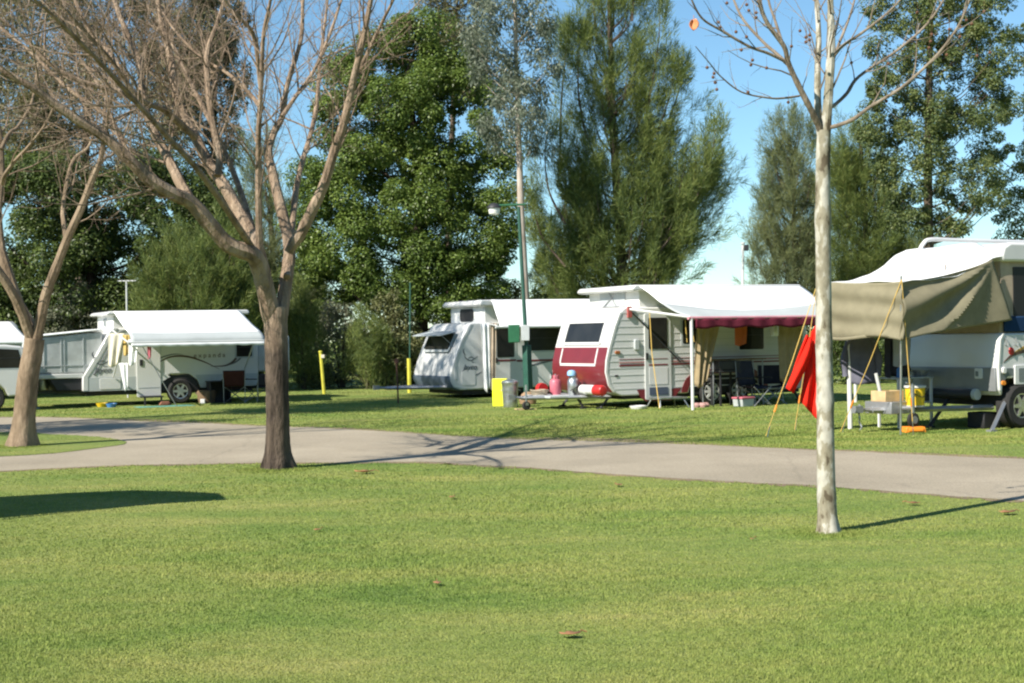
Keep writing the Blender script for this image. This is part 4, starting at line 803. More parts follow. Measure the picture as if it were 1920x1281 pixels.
towel(F1, .86, -1.15, 1.82, .16, .50, W['yellow_cloth'], 'short golden towel beside the cream towel', -.4, 1.5, .02, 0, 0, 'washing hung at the left caravan')
towel(F1, 1.42, -1.2, 1.62, .12, .40, W['pink'], 'small pink cloth on the end of the left washing', .2, 1, .02, .3, 0, 'washing hung at the left caravan')
towel(F1, 4.62, -1.3, 1.52, .30, .42, W['dull_red'], 'dull red shirt hanging at the far end of the left awning', .1, 2, .03, .1, 0, 'clothes at the right end of the left awning')
towel(F1, 4.92, -.9, 1.60, .30, .50, W['dull_red'], 'dark red towel behind the bare tree at the awning end', .1, 2, .03, .1, 0, 'clothes at the right end of the left awning')
# camp things round the left caravan
def bowl(fr_pt, r, h, mat, label, cat='bowl', name='bowl'):
    o = MB().lathe([(.01, 0), (r * .7, 0), (r, h), (r * .94, h), (r * .66, .02), (.01, .015)], n=20).build(name, mat); at(o, fr_pt); return tag(o, label, cat)
bowl(G(191, 763), .15, .10, W['yellow'], 'yellow plastic bowl on the grass before the left caravan')
bowl(G(209, 764), .14, .10, W['blue'], 'blue plastic bowl on the grass beside the yellow bowl')
o = MB().lathe([(.01, 0), (.20, 0), (.24, .15), (.25, .30), (.22, .34), (.20, .33), (.01, .30)], n=18).build('wicker_basket', W['wicker']); at(o, F1.w(3.12, -.25, 0)); tag(o, 'round brown wicker basket beside the left caravan wheel', 'basket')
o = MB().box(-.06, .06, -.05, .05, 0, .12).build('small_tub', W['white'], None, .01); at(o, F1.w(2.95, -.50, 0)); tag(o, 'small white tub on the grass by the wicker basket', 'tub')
o = MB().prof([(-.16, 0), (.16, 0), (.10, .09), (-.10, .09)], -.12, .12).build('wheel_chock', W['brick'], None, .01); at(o, F1.w(1.98, -.35, 0), F1.phi); tag(o, 'reddish wheel chock in front of the left caravan wheel', 'chock')
o = MB().box(-.7, .7, -.35, .35, 0, .012).build('ground_mat', pm('teal_mat', (.10, .28, .22), .9)); at(o, F1.w(1.75, -1.3, 0), F1.phi); tag(o, 'thin teal mat on the grass below the left caravan step', 'mat')
o = MB().box(-.5, .5, -.04, .04, 0, .03).build('plank', W['wood']); at(o, F1.w(1.0, .9, 0), F1.phi); tag(o, 'pale plank lying under the left caravan', 'plank')
def folding_chair(fr, x, y, rz, label, mat, group=None, h=.85):
    t = thing('camp_chair', label, 'chair', fr.w(x, y, 0), fr.phi + rz, group)
    MB().grid(lambda u, w_: ((u - .5) * .52, -.22 + .44 * w_, .42 - .05 * math.sin(math.pi * u) + .02 * w_), 8, 6).build('seat', mat, t, solid=.012, fix=False)
    MB().grid(lambda u, w_: ((u - .5) * .54, .22 + .12 * w_ + .04 * math.sin(math.pi * u), .44 + (h - .44) * w_), 8, 8).build('backrest', mat, t, solid=.012, fix=False)
    for sx in (-1, 1):
        MB().tube([(sx * .27, -.24, 0), (-sx * .25, .22, .42)], .011, 6).build('leg', W['steel'], t); MB().tube([(sx * .27, .24, 0), (sx * .28, .30, h)], .011, 6).build('leg', W['steel'], t)
        MB().box(sx * .30 - .03, sx * .30 + .03, -.22, .26, .60, .625).build('armrest', W['black'], t, .008)
        MB().tube([(sx * .27, -.24, 0), (-sx * .27, -.24, .42)], .010, 6).build('leg', W['steel'], t)
    return t
folding_chair(F1, 3.75, -.7, 2.8, 'dark camp chair with red back under the left caravan awning', cloth('dark_maroon_cloth', (.06, .025, .022), 0), 'camp chairs under the left awning')
folding_chair(F1, 4.35, -.8, 3.6, 'dark low camp chair nearest the bare tree under the left awning', W['denim'], 'camp chairs under the left awning', .75)
o = MB().box(-.28, .28, -.2, .2, 0, .02); o.box(-.28, -.26, -.2, .2, .02, .55); o.box(.26, .28, -.2, .2, .02, .55); o.box(-.26, .26, .18, .2, .02, .55); o.box(-.3, .3, -.22, .22, .55, .58)
o = o.build('storage_box', W['dark'], None, .008); at(o, F1.w(3.42, -.35, 0), F1.phi); tag(o, 'dark storage cupboard standing under the left awning beside the basket', 'cupboard')
# white television aerial behind
t = thing('television_aerial', 'white television aerial on a pole behind the left caravan roof', 'aerial', G(238, 700)); b = D(238, 640, 41); t.location = (b.x, 41, 0)
top = D(237, 527, 41); MB().tube([(0, 0, 0), (top.x - b.x, 0, top.z)], .026, 8).build('mast', W['offwhite'], t)
m = MB(); m.tube([(top.x - b.x - .25, 0, top.z), (top.x - b.x + .28, 0, top.z)], .02, 6); [m.tube([(top.x - b.x + x, -.2, top.z), (top.x - b.x + x, .2, top.z)], .008, 4) for x in (-.22, -.1, .02, .14, .26)]; m.build('antenna_head', W['white'], t)

# ------------------------------------------------------------------ white car and the caravan behind it at the left edge
FC = Frame(F1.w(-1.25, -.7, 0), 28)
c = thing('car', 'white wagon parked in front of the left caravan, mostly hidden by the forked tree', 'car', FC.o.tolist(), FC.phi)
prof = [(-.05, .52), (-.12, .60), (-.12, .98), (-.06, 1.04), (-.18, 1.42), (-.32, 1.58), (-.7, 1.63), (-2.3, 1.62), (-2.75, 1.50), (-3.25, 1.08), (-4.3, .98), (-4.55, .85), (-4.58, .45), (-4.35, .36), (-4.1, .36), (-4.02, .55), (-3.85, .68), (-3.55, .68), (-3.38, .55), (-3.3, .34), (-1.45, .34), (-1.38, .55), (-1.2, .68), (-.9, .68), (-.73, .55), (-.65, .36), (-.2, .38)]
MB().prof(prof, 0, 1.75).build('body', W['white'], c, .05, seg=3)
for poly in ([(-.28, 1.06), (-.40, 1.50), (-.98, 1.54), (-.98, 1.06)], [(-1.08, 1.06), (-1.08, 1.54), (-1.85, 1.54), (-1.85, 1.06)], [(-1.95, 1.06), (-1.95, 1.54), (-2.35, 1.53), (-3.0, 1.08)]): onside(c, 'window', poly, W['glass'], -.006, .02)
for x in (-1.05, -3.70): wheel(c, (x, -.02, .33), .33, .2, .2, 5)
MB().prof([(-.03, .66), (-.16, .66), (-.16, .96), (-.03, .96)], -.008, .2).build('tail_light', W['redp'], c, .01)
MB().box(-.2, .02, .05, 1.7, .42, .60).build('bumper', W['lgrey'], c, .03)
for x in (-1.3, -2.2): MB().box(x - .09, x + .09, -.03, -.008, .93, .96).build('handle', W['lgrey'], c, .006)
FX = Frame(D(62, 700, 43), 28); FX.o[2] = 0
v = thing('caravan', 'white caravan with lowered awning behind the white car at the left edge', 'caravan', FX.o.tolist(), FX.phi)
MB().prof([(-5, .35), (-5, 2.05), (-.5, 2.05), (-.15, 1.9), (-.1, .4)], 0, 2.2).build('body', W['offwhite'], v, .04)
MB().prof([(-5, 2.0), (-5, 2.35), (-.55, 2.35), (-.4, 2.2), (-.4, 2.0)], .1, 2.1).build('roof', W['white'], v, .03)
awning_sheet(-4.8, -.6, -4.8, -.35, [(-.01, 2.34), (-.6, 2.15), (-1.3, 1.95), (-1.6, 1.80), (-1.65, 1.66)], .02).build('awning', W['canvas_white'], v, solid=.006, fix=False)
for x in (-.5, -2.2): onside(v, 'window', rrect(x - .9, x - .1, 1.1, 1.6, .04), W['glass'], -.008)
for x in (-.45, -4.8): MB().tube([(x, -1.6, 1.7), (x, -.02, .8)], .02, 6).build('awning_arm', W['offwhite'], v)
wheel(v, (-2.6, -.02, .33), .33, .2, .2)

# ------------------------------------------------------------------ white caravan in the middle
F2 = Frame((-1.533, 36.419), 28)
v = thing('caravan', 'white pop-top caravan dappled by tree shade behind the green lamp post, beside the red-fronted caravan', 'caravan', (F2.o[0], F2.o[1], 0), F2.phi)
body = [(.20, .22), (-.02, .30), (-.12, .48), (-.12, .66), (-.02, .98), (.22, 1.55), (.42, 1.92), (.55, 2.0), (6.0, 2.0), (6.05, .5), (5.9, .25)]
MB().prof(body, 0, 2.35).build('body', W['white'], v, .04, seg=3)
MB().prof([(.17, .20), (-.05, .29), (-.15, .47), (-.15, .60), (.1, .60)], .02, 2.33).build('front_skirt', pm('blue_grey_skirt', (.10, .13, .17), .5), v, .02)
MB().box(.3, 5.9, .1, 2.25, .10, .24).build('chassis', W['black'], v)
u_ = Vector((0, -1, 0)); w_ = Vector((.24 + .2, 0, .94)).normalized(); o_ = Vector((.10, 1.95, 1.27)); 
MB().slab(o_ + Vector((-.055, 0, .03)), u_, w_, rrect(0, 1.5, 0, .46, .06), .03).build('front_window', W['glass'], v)
MB().slab(o_ + Vector((-.045, 0, 0)), u_, w_, rrect(-.06, 1.56, -.05, .52, .08), .02).build('window_frame', W['lgrey'], v)
h0 = Vector((.22, 2.12, 1.79)); MB().slab(h0, u_, Vector((-1, 0, -.22)), rrect(0, 1.85, 0, .50, .05), .03).build('stone_shield', W['lgrey'], v, .008)
for y in (2.05, .35): MB().tube([(.08, y, 1.45), (-.22, y, 1.70)], .01, 5).build('shield_strut', W['steel'], v)
MB().prof([(1.0, 1.98), (1.0, 2.47), (5.7, 2.47), (5.7, 1.98)], .12, 2.22).build('pop_top_wall', W['canvas_under'], v)
MB().prof([(.82, 2.44), (.78, 2.50), (.86, 2.60), (5.8, 2.63), (5.86, 2.52), (5.8, 2.44)], 0, 2.35).build('roof', W['white'], v, .03)
MB().slab((.992, 1.62, 2.04), u_, (0, 0, 1), rrect(0, .82, 0, .34, .10), .012).build('vent_window', W['black'], v)
onside(v, 'front_locker', rrect(.22, .62, .34, .74, .05), W['white'], -.010, .012, .004)
onside(v, 'edge_trim', [(.02, .5), (.0, .95), (.25, 1.56), (.5, 1.95), (.56, 1.95), (.32, 1.55), (.07, .95), (.09, .5)], W['lgrey'], -.010, .012)
text('maker_lettering', 'Jayco', W['stripe_grey'], v, (.26, -.008, .76), (1, 0, 0), (0, 0, 1), .19, .35, bold=.004); kangaroo_mark(v, .30, .94, .40, W['stripe_grey'])
swoosh(v, 'swoosh_graphic', [(.45, .55), (.62, .60), (.82, .70)], .03, W['stripe_grey'])
d2 = MB().prof(rrect(1.20, 1.86, .25, 1.95, .05), -.012, .008).build('door', W['white'], v, .005)
onside(d2, 'door_window', rrect(1.27, 1.79, 1.06, 1.88, .04), W['glass'], -.022, .012); MB().box(1.22, 1.28, -.03, -.012, .92, 1.05).build('handle', W['dark'], d2)
onside(v, 'window', rrect(2.15, 3.30, 1.22, 1.90, .05), W['glass'], -.010); onside(v, 'window', rrect(3.8, 4.9, 1.22, 1.80, .05), W['glass'], -.010)
onside(v, 'stripe', rect(.9, 1.19, .95, 1.0), W['maroon'], -.008, .012); onside(v, 'stripe', rect(1.87, 5.9, .93, .98), W['maroon'], -.008, .012); onside(d2, 'stripe', rect(1.22, 1.84, .95, 1.0), W['maroon'], -.018, .01)
swoosh(v, 'swoosh_graphic', [(2.0, .72), (2.5, .86), (3.1, .95)], .05, W['stripe_grey'])
MB().box(2.9, 3.0, -.03, 0, .45, .6).build('outlet', W['lgrey'], v)
awning_sheet(1.12, 5.7, .92, 5.75, [(-.01, 2.60), (-.25, 2.40), (-.55, 2.12), (-.78, 1.92), (-.80, 1.84)], .02).build('awning', W['canvas_white'], v, solid=.006, fix=False)
MB().tube([(.84, -.79, 1.86), (5.8, -.79, 1.86)], .035, 8).build('awning_roller', W['offwhite'], v)
MB().tube([(.92, -.02, 1.98), (.90, -.78, 1.90)], .02, 6).build('awning_arm', W['offwhite'], v)
wheel(v, (3.4, -.02, .32), .32, .2, .2)
drawbar(v, -1.45, 1.17, .85, .30, W['steel'])
for k, (x, w__, h_, sk_, mt) in enumerate(((.80, .26, 1.72, .04, 'canvas_white'), (1.02, .18, 1.70, -.05, 'tan'))):
    o = hang(w__, h_, 2, .05, .35, sk_).build('privacy_screen', W[mt], None, solid=.008, fix=False); at(o, F2.w(x, -.28 - .06 * k, 1.97), F2.phi)
    tag(o, ['gathered white awning curtain on the middle caravan front corner', 'gathered beige awning curtain beside the middle caravan door'][k], 'curtain', 'curtains tied at the middle caravan')

# ------------------------------------------------------------------ red and white caravan
F3 = Frame((2.156, 29.951), 28)
v = thing('caravan', 'white ribbed caravan with maroon front panel, wind-out awning and open pop-top', 'caravan', (F3.o[0], F3.o[1], 0), F3.phi)
body = [(.22, .28), (.02, .36), (-.10, .52), (-.17, .80), (-.15, 1.05), (-.07, 1.35), (.08, 1.80), (.22, 2.10), (.36, 2.2), (5.3, 2.2), (5.38, 2.0), (5.38, .5), (5.2, .28), (4.0, .28), (3.92, .50), (3.7, .66), (2.28, .66), (2.06, .50), (2.0, .28)]
MB().prof(body, 0, 2.35).build('body', W['white'], v, .03, seg=3)
MB().box(.3, 5.2, .1, 2.25, .20, .34).build('chassis', W['black'], v)
def frontband(z0, z1, off, y0, y1, n=8, th=.012):
    ft = [(.36, 2.2), (.22, 2.10), (.08, 1.80), (-.07, 1.35), (-.15, 1.05), (-.17, .80), (-.10, .52), (.02, .36), (.22, .28)][::-1]
    zs = [p[1] for p in ft]; fx = lambda z: np.interp(z, zs, [p[0] for p in ft])
    m = MB(); P = [(fx(z0 + (z1 - z0) * i / n) - off, z0 + (z1 - z0) * i / n) for i in range(n + 1)]; Q = [(x + th, z) for x, z in P][::-1]
    return m.prof(P + Q, y0, y1)
frontband(.36, 1.34, .014, .04, 2.31, 10, .03).build('front_panel', W['maroon'], v, .006)
m = frontband(.98, 1.32, .022, .40, .45); 
m2 = frontband(.98, 1.32, .022, 1.92, 1.97); m.add(m2.v, m2.f); m3 = frontband(.93, .985, .022, .42, 1.95, 2); m.add(m3.v, m3.f); m.build('locker_frame', W['white'], v)
fw_ = frontband(1.46, 1.88, .020, .42, 1.93, 6); fw_.build('front_window', W['glass'], v)
m = frontband(1.40, 1.455, .032, .38, 1.97, 2, .03)
for y0 in (.36, 1.93): a = frontband(1.42, 1.92, .032, y0, y0 + .06, 6, .03); m.add(a.v, a.f)
a = frontband(1.88, 1.92, .032, .38, 1.97, 2, .03); m.add(a.v, a.f); m.build('window_frame', W['white'], v)
onside(v, 'edge_trim', [(.02, .36), (-.10, .52), (-.17, .80), (-.15, 1.05), (-.07, 1.35), (.08, 1.80), (.22, 2.10), (.26, 2.08), (.13, 1.79), (-.02, 1.34), (-.10, 1.04), (-.12, .80), (-.05, .55), (.05, .40)], W['offwhite'], -.012, .014)
rib = MB()
for k in range(12):
    z = .42 + k * .15; x0 = float(np.interp(z, [.36, .8, 1.05, 1.35, 1.8, 2.1], [.08, -.10, -.08, 0.0, .15, .28])); rib.prof([(x0, z), (5.34, z), (5.34, z + .022), (x0, z + .022)], -.007, 0.01)
rib.build('cladding_ribs', W['offwhite'], v)
onside(v, 'stripe', rect(.18, 5.3, .92, .955), W['maroon'], -.011, .02); onside(v, 'stripe', rect(.18, 5.3, 1.06, 1.075), W['maroon'], -.011, .02); onside(v, 'stripe', rect(.18, 5.3, .985, 1.02), pm('faded_maroon', (.42, .22, .22), .5), -.011, .02)
onside(v, 'skirt', [(.62, .40), (.72, .22), (.86, .14), (1.52, .14), (1.62, .22), (1.80, .40)], W['maroon'], -.010, .02)
onside(v, 'skirt', [(1.95, .30), (2.05, .54), (2.28, .70), (3.7, .70), (3.92, .54), (4.02, .30), (4.2, .30), (4.2, .42), (4.05, .62), (3.78, .80), (2.2, .80), (1.92, .60), (1.82, .42), (1.80, .30)], W['maroon'], -.012, .02)
onside(v, 'wheel_arch', [(2.0, .25), (2.06, .52), (2.28, .68), (3.7, .68), (3.92, .52), (4.0, .25)], W['black'], .03, .02)
for x in (2.60, 3.36): wheel(v, (x, -.03, .30), .30, .2, .205, 8, W['white'])
dr = MB().prof(rrect(.83, 1.52, .17, 2.06, .04), -.030, .0).build('door', W['offwhite'], v, .006)
onside(dr, 'door_window', rrect(.93, 1.42, 1.28, 1.97, .03), W['glass'], -.042, .012)
onside(dr, 'door_vent', rrect(.93, 1.42, .27, .44, .015), pm('blue_grey_vent', (.07, .09, .13), .5), -.040, .010)
onside(dr, 'door_panel', rrect(.93, 1.42, .50, .88, .02), W['white'], -.038, .008, .003)
onside(dr, 'stripe', rect(.93, 1.42, .92, .95), W['maroon'], -.036, .006); onside(dr, 'stripe', rect(.93, 1.42, 1.06, 1.072), W['maroon'], -.036, .006)
MB().box(.85, .90, -.055, -.03, 1.05, 1.20).build('handle', W['dark'], dr)
onside(v, 'window', rrect(1.85, 2.35, 1.38, 1.92, .04), W['glass'], -.014); 
w3 = onside(v, 'window', rrect(3.40, 4.10, 1.22, 1.88, .05), W['glass'], -.016, .02)
m = MB(); [m.prof(p, -.02, 0) for p in (rect(3.34, 3.40, 1.16, 1.92), rect(4.10, 4.16, 1.16, 1.92), rect(3.40, 4.10, 1.16, 1.22), rect(3.40, 4.10, 1.88, 1.92))]; m.build('frame', W['white'], w3)
onside(v, 'marker_light', rrect(.07, .20, 1.19, 1.26, .03), pm('amber_lens', (.30, .10, .03), .3), -.03, .04, .01); onside(v, 'outlet', rrect(.06, .14, .70, .74, .01), W['dark'], -.015)
onside(v, 'outside_lamp', rrect(.56, .68, 1.27, 1.50, .03), W['lgrey'], -.05, .055, .012)
# pop-top
MB().prof([(.80, 2.18), (.80, 2.58), (5.0, 2.58), (5.0, 2.18)], .12, 2.22).build('pop_top_wall', W['canvas_under'], v)
MB().prof([(.58, 2.56), (.54, 2.61), (.62, 2.69), (5.2, 2.71), (5.27, 2.64), (5.2, 2.56)], -.02, 2.37).build('roof', W['white'], v, .03)
MB().slab((.79, 1.72, 2.24), u_, (0, 0, 1), rrect(0, 1.05, 0, .32, .03), .012).build('mesh_window', W['lgrey'], v)
m = MB(); m.tube([(.76, 1.55, 2.24), (.76, 1.0, 2.56)], .012, 5); m.tube([(.76, 1.0, 2.24), (.76, 1.3, 2.56)], .010, 5); m.tube([(.76, 1.6, 2.24), (.76, .9, 2.24)], .010, 5); m.build('scissor_strut', W['steel'], v)
# drawbar load
drawbar(v, -1.55, 1.25, .95, .26, W['steel'])
MB().box(-1.15, -.12, .72, 1.85, .25, .30).build('drawbar_tray', W['lgrey'], v, .01)
jockey(v, -1.5, 1.16, .30)
for yy in (.35, 2.0): steady(v, (.15, yy, .28), (-.1, yy, .02), 'stabiliser_leg')
steady(v, (-.55, .75, .40), (-.35, .65, .02), 'stabiliser_leg'); steady(v, (5.1, .2, .28), (5.2, .1, .02))
st = MB(); st.box(.80, 1.52, -.62, -.20, .20, .235)
for x in (.84, 1.44):
    st.tube([(x, -.58, .20), (x - .08 * (1 if x < 1 else -1), -.68, 0)], .016, 5); st.tube([(x, -.24, .20), (x - .08 * (1 if x < 1 else -1), -.14, 0)], .016, 5)
o = st.build('door_step', W['galv'], None, .004); at(o, F3.o.tolist(), F3.phi); tag(o, 'grey metal step at the door of the maroon-fronted caravan', 'step')
def gas(fr, x, y, z, mat, label, r=.155, h=.46):
    t = thing('gas_bottle', label, 'gas bottle', fr.w(x, y, z), fr.phi, 'gas bottles on the maroon caravan drawbar')
    MB().lathe([(.02, 0), (r * .85, 0), (r * .85, .03), (r, .06), (r, h * .72), (r * .8, h * .86), (r * .3, h * .95), (.05, h)], n=22).build('body', mat, t)
    m = MB(); 
    for i in range(9):
        a0, a1 = R(40 * i - 160), R(40 * i - 125); m.add([(math.cos(a) * q, math.sin(a) * q, z_) for q in (r * .60, r * .64) for a in (a0, a1) for z_ in (h * .86, h * 1.12)], [(0, 1, 3, 2), (4, 6, 7, 5), (0, 4, 5, 1), (2, 3, 7, 6), (1, 5, 7, 3), (0, 2, 6, 4)]) if i < 8 else None
    m.build('collar', mat, t, fix=True, smooth=False); MB().lathe([(.03, h), (.03, h * 1.06), (.018, h * 1.08), (.018, h * 1.18)], n=10).build('valve', W['steel'], t); return t
gas(F3, -.62, 1.40, .30, W['pink'], 'faded pink gas bottle on the drawbar of the maroon-fronted caravan', .130, .39)
g2 = gas(F3, -.45, .90, .30, W['galv'], 'silver gas bottle with a pale blue cap on the drawbar', .135, .42)
MB().lathe([(.06, .42), (.10, .43), (.10, .50), (.07, .54), (.02, .55)], (-.04, 0, 0), n=14).build('cap', pm('pale_blue_cap', (.22, .42, .62), .5), g2)
MB().tube([(-.14, -.08, .1), (0, -.17, .18), (.14, -.1, .26), (.0, .16, .3)], .012, 6).build('strap', W['dark'], g2)
t = thing('storage_tube', 'white cylinder with red end lying across the drawbar under the maroon panel', 'storage tube', F3.w(-.34, .12, .42), F3.phi)
MB().lathe([(.02, 0), (.105, 0), (.11, .01), (.11, .58), (.02, .58)], ax='y', n=20).build('tube', W['white'], t); MB().lathe([(.02, -.30), (.09, -.29), (.118, -.25), (.118, .02), (.02, .02)], ax='y', n=20).build('end_cap', W['redp'], t)
o = MB().lathe([(.02, -.08), (.12, -.08), (.13, 0), (.12, .08), (.02, .08)], (0, 0, 0), 'y', 16).build('hose_reel', W['redp'], None); at(o, F3.w(-.75, 1.80, .43), F3.phi); tag(o, 'red hose reel behind the pink gas bottle', 'hose reel')
# awning
prof3 = [(-.01, 2.66), (-.3, 2.50), (-.7, 2.26), (-1.1, 2.08), (-1.45, 1.98), (-1.6, 1.94)]
awning_sheet(.72, 5.25, 1.0, 5.35, prof3, .05, 0.0, 0.40, 0.12).build('awning', W['canvas_white'], v, solid=.006, fix=False)
awning_sheet(.72, 5.25, 1.0, 5.35, prof3, .05, 0.40, 1.0, 0.12).build('awning_band_and_sag_shade', W['awning_band_and_sag_shade'], v, solid=.006, fix=False)  # grey lower strip paints in the shading of the sagging cloth
MB().tube([(.88, -1.6, 1.93), (5.45, -1.6, 1.93)], .035, 10).build('awning_roller', pm('roller_pink', (.55, .25, .28), .4), v)
MB().grid(lambda u, w_: (1.05 + 4.25 * u, -1.63 + .012 * math.sin(u * 60), 1.92 - w_ * (.20 + .02 * math.sin(u * 34))), 70, 4).build('awning_valance', W['maroon_cloth'], v, solid=.005, fix=False)
MB().tube([(.45, -.03, 2.16), (.95, -1.6, 1.95)], .028, 6).build('awning_arm', W['white'], v)
MB().tube([(.96, -1.6, 0.0), (.96, -1.6, 1.95)], .035, 8).build('awning_post', W['white'], v)
MB().tube([(5.4, -1.6, 0.0), (5.4, -1.6, 1.95)], .035, 8).build('awning_post', W['white'], v)
MB().tube([(.52, -.03, 2.08), (1.75, -.06, .98)], .014, 6).build('awning_strut', W['dark'], v)
onside(v, 'arm_bracket', rect(.40, .50, 1.98, 2.22), pm('bracket_red', (.35, .08, .07), .5), -.05, .05)
# under the red caravan's awning
def drape(fr, x, y, z, w, h, mat, label, name='sunscreen', cat='sunscreen', folds=3, amp=.05, taper=0, skew=0, rz=0, group=None):
    o = hang(w, h, folds, amp, taper, skew).build(name, W[mat], None, solid=.006, fix=False); at(o, fr.w(x, y, z), fr.phi + rz); return tag(o, label, cat, group)
drape(F3, 2.02, -.75, 1.82, .62, 1.32, 'beige', 'beige sunscreen pulled back towards the white awning post', 'sunscreen', 'sunscreen', 3, .05, .45, -.22, 0, 'sunscreens under the maroon awning')
drape(F3, 4.10, -.95, 1.80, .72, 1.28, 'beige', 'beige sunscreen hanging behind the red clothes', 'sunscreen', 'sunscreen', 3, .05, .1, .06, 0, 'sunscreens under the maroon awning')
drape(F3, 2.78, -.9, 1.80, .34, .46, 'orange_cloth', 'orange towel hanging under the maroon awning', 'towel', 'towel', 2, .02, .1)
o = MB().lathe([(.02, 0), (.085, 0), (.095, .03), (.095, .20), (.07, .235), (.02, .24)], n=18).build('lantern', W['white']); at(o, F3.w(3.62, -1.0, 1.52)); MB().tube([(0, 0, .23), (0, 0, .50)], .006, 5).build('hook', W['steel'], o); tag(o, 'white round lantern hung under the maroon awning', 'lantern')
t = thing('camp_table', 'folding table loaded with camp kit against the caravan under the maroon awning', 'table', F3.w(2.95, -.35, 0), F3.phi)
MB().box(-.75, .75, -.25, .25, 1.0, 1.03).build('tabletop', W['wicker'], t, .006)
for sx in (-.68, .68):
    for sy in (-.2, .2): MB().tube([(sx, sy, 0), (sx, sy, 1.0)], .015, 6).build('leg', W['steel'], t)
o = MB().box(-.28, .28, -.18, .18, 0, .20).build('camp_stove', W['dark'], None, .02); at(o, F3.w(2.60, -.55, .79), F3.phi); tag(o, 'dark camp stove standing on a stool by the table', 'stove')
o = MB(); o.box(-.3, .3, -.2, .2, .74, .785); [o.box(sx - .02, sx + .02, sy - .02, sy + .02, 0, .74) for sx in (-.26, .26) for sy in (-.16, .16)]; o = o.build('stool', W['dark'], None, .004); at(o, F3.w(2.60, -.55, 0), F3.phi); tag(o, 'dark high stool carrying the camp stove', 'stool')
folding_chair(F3, 3.05, -1.0, .15, 'black camp chair facing away under the maroon awning beside the pink-lidded box', W['denim'], 'camp chairs under the maroon awning', .98)
folding_chair(F3, 3.75, -.75, -.5, 'second black camp chair deeper under the maroon awning', W['denim'], 'camp chairs under the maroon awning', .86)
t = thing('storage_tub', 'clear storage tub with pink lid on the grass under the awning', 'tub', F3.w(2.62, -1.15, 0), F3.phi + .2)
MB().prof([(-.17, 0), (.17, 0), (.20, .17), (-.20, .17)], -.14, .14).build('tub', W['lgrey'], t, .015); MB().box(-.215, .215, -.155, .155, .17, .21).build('lid', W['pink'], t, .012)
o = MB().lathe([(.02, 0), (.16, 0), (.19, .05), (.19, .07), (.155, .075), (.14, .02), (.02, .02)], n=22).build('basin', W['white']); at(o, G(1197, 767)); tag(o, 'white basin on the grass by the step of the maroon-fronted caravan', 'basin')
o = MB(); 
for k in range(3): o.lathe([(.01, 0), (.09, 0), (.10, .05), (.06, .1), (.01, .1)], (k * .12 - .1, .03 * (-1) ** k, 0), n=12)
o = o.build('shoes', pm('faded_pink_cloth', (.42, .24, .22), .9, bump=.4)); at(o, F3.w(1.78, -.75, 0), F3.phi); tag(o, 'heap of pinkish cloth by the awning post and wheel', 'cloth')
o = MB().tube([F3.w(.62, -.55, 2.10), F3.w(.615, -.62, 1.2), F3.w(.60, -.9, .02)], .010, 6).build('awning_rope', W['rope']); tag(o, 'straight yellow rope falling from the awning arm to the grass at the basin', 'rope')
for k, x in enumerate((1.30, 1.48, 1.62)):
    o = MB().tube([F3.w(x, -.9, 1.9), F3.w(x + .02, -.9, 1.62), F3.w(x + .04, -.9, 1.42)], .009, 5).build('cord', W['rope']); tag(o, 'thin cord hanging over the caravan door window', 'cord', 'cords hanging by the caravan door')

# ------------------------------------------------------------------ off-road camper, right
F4 = Frame((7.679, 21.931), 30)
v = thing('camper_trailer', 'white and grey camper trailer with raised canvas sides and hard roof at the right edge', 'camper trailer', (F4.o[0], F4.o[1], 0), F4.phi)
MB().prof([(.10, .52), (0, .62), (-.02, .98), (.02, 1.40), (.10, 1.53), (4.4, 1.53), (4.4, .55), (1.0, .52), (.95, .66), (.78, .80), (.20, .80), (.12, .70)], 0, 2.05).build('body', W['white'], v, .04, seg=3)
grey2 = pm('dark_grey_panel', (.13, .15, .15), .45, var=.06)
onside(v, 'lower_panel', [(.07, .70), (.03, .965), (4.38, .965), (4.38, .60), (1.02, .56), (.96, .70), (.78, .84), (.22, .84), (.12, .76)], grey2, -.008, .02)
MB().prof([(-.035, .60), (-.045, .98), (.02, .98), (.02, .60)], .02, 2.03).build('front_guard', pm('grey_checker_plate', (.23, .24, .245), .45, .3, var=.1), v, .01)
onside(v, 'edge_trim', [(.02, .62), (.0, .98), (.05, 1.42), (.12, 1.52), (.15, 1.52), (.08, 1.42), (.035, .98), (.055, .62)], W['offwhite'], -.014, .016)
MB().box(.2, 4.3, .12, 1.95, .36, .56).build('chassis', W['black'], v)
MB().slab((-.048, .42, .80), (0, -1, 0), (0, 0, 1), rrect(0, .16, 0, .17, .02), .015).build('outlet', W['white'], v, .004)
MB().slab((-.066, .39, .84), (0, -1, 0), (0, 0, 1), rrect(0, .05, 0, .08, .01), .01).build('socket', W['grey'], v)
onside(v, 'marker_light', rrect(.05, .15, .70, .77, .03), W['orange'], -.03, .03, .008); onside(v, 'spot_light', rrect(.06, .15, .88, .99, .04), W['white'], -.05, .05, .012)
w4 = onside(v, 'hatch', rrect(.36, 1.10, .70, 1.01, .02), W['white'], -.028, .03, .006); onside(w4, 'hatch_window', rrect(.44, 1.02, .75, .96, .01), W['grey'], -.034, .01)
sm = arcstrip([(.12, 1.08), (.35, 1.19), (.7, 1.26), (1.2, 1.34)], .05)
swoosh(v, 'swoosh_graphic', [(.12, 1.06), (.36, 1.18), (.72, 1.24), (1.3, 1.28)], .055, W['stripe']); swoosh(v, 'swoosh_graphic', [(.30, 1.17), (.5, 1.25), (.8, 1.34), (1.3, 1.42)], .045, W['gold'])
MB().lathe([(.01, -.012), (.06, -.010), (.065, 0), (.01, .004)], (.31, 0, 1.235), 'y', 18).build('emblem_ball', W['redp'], v)
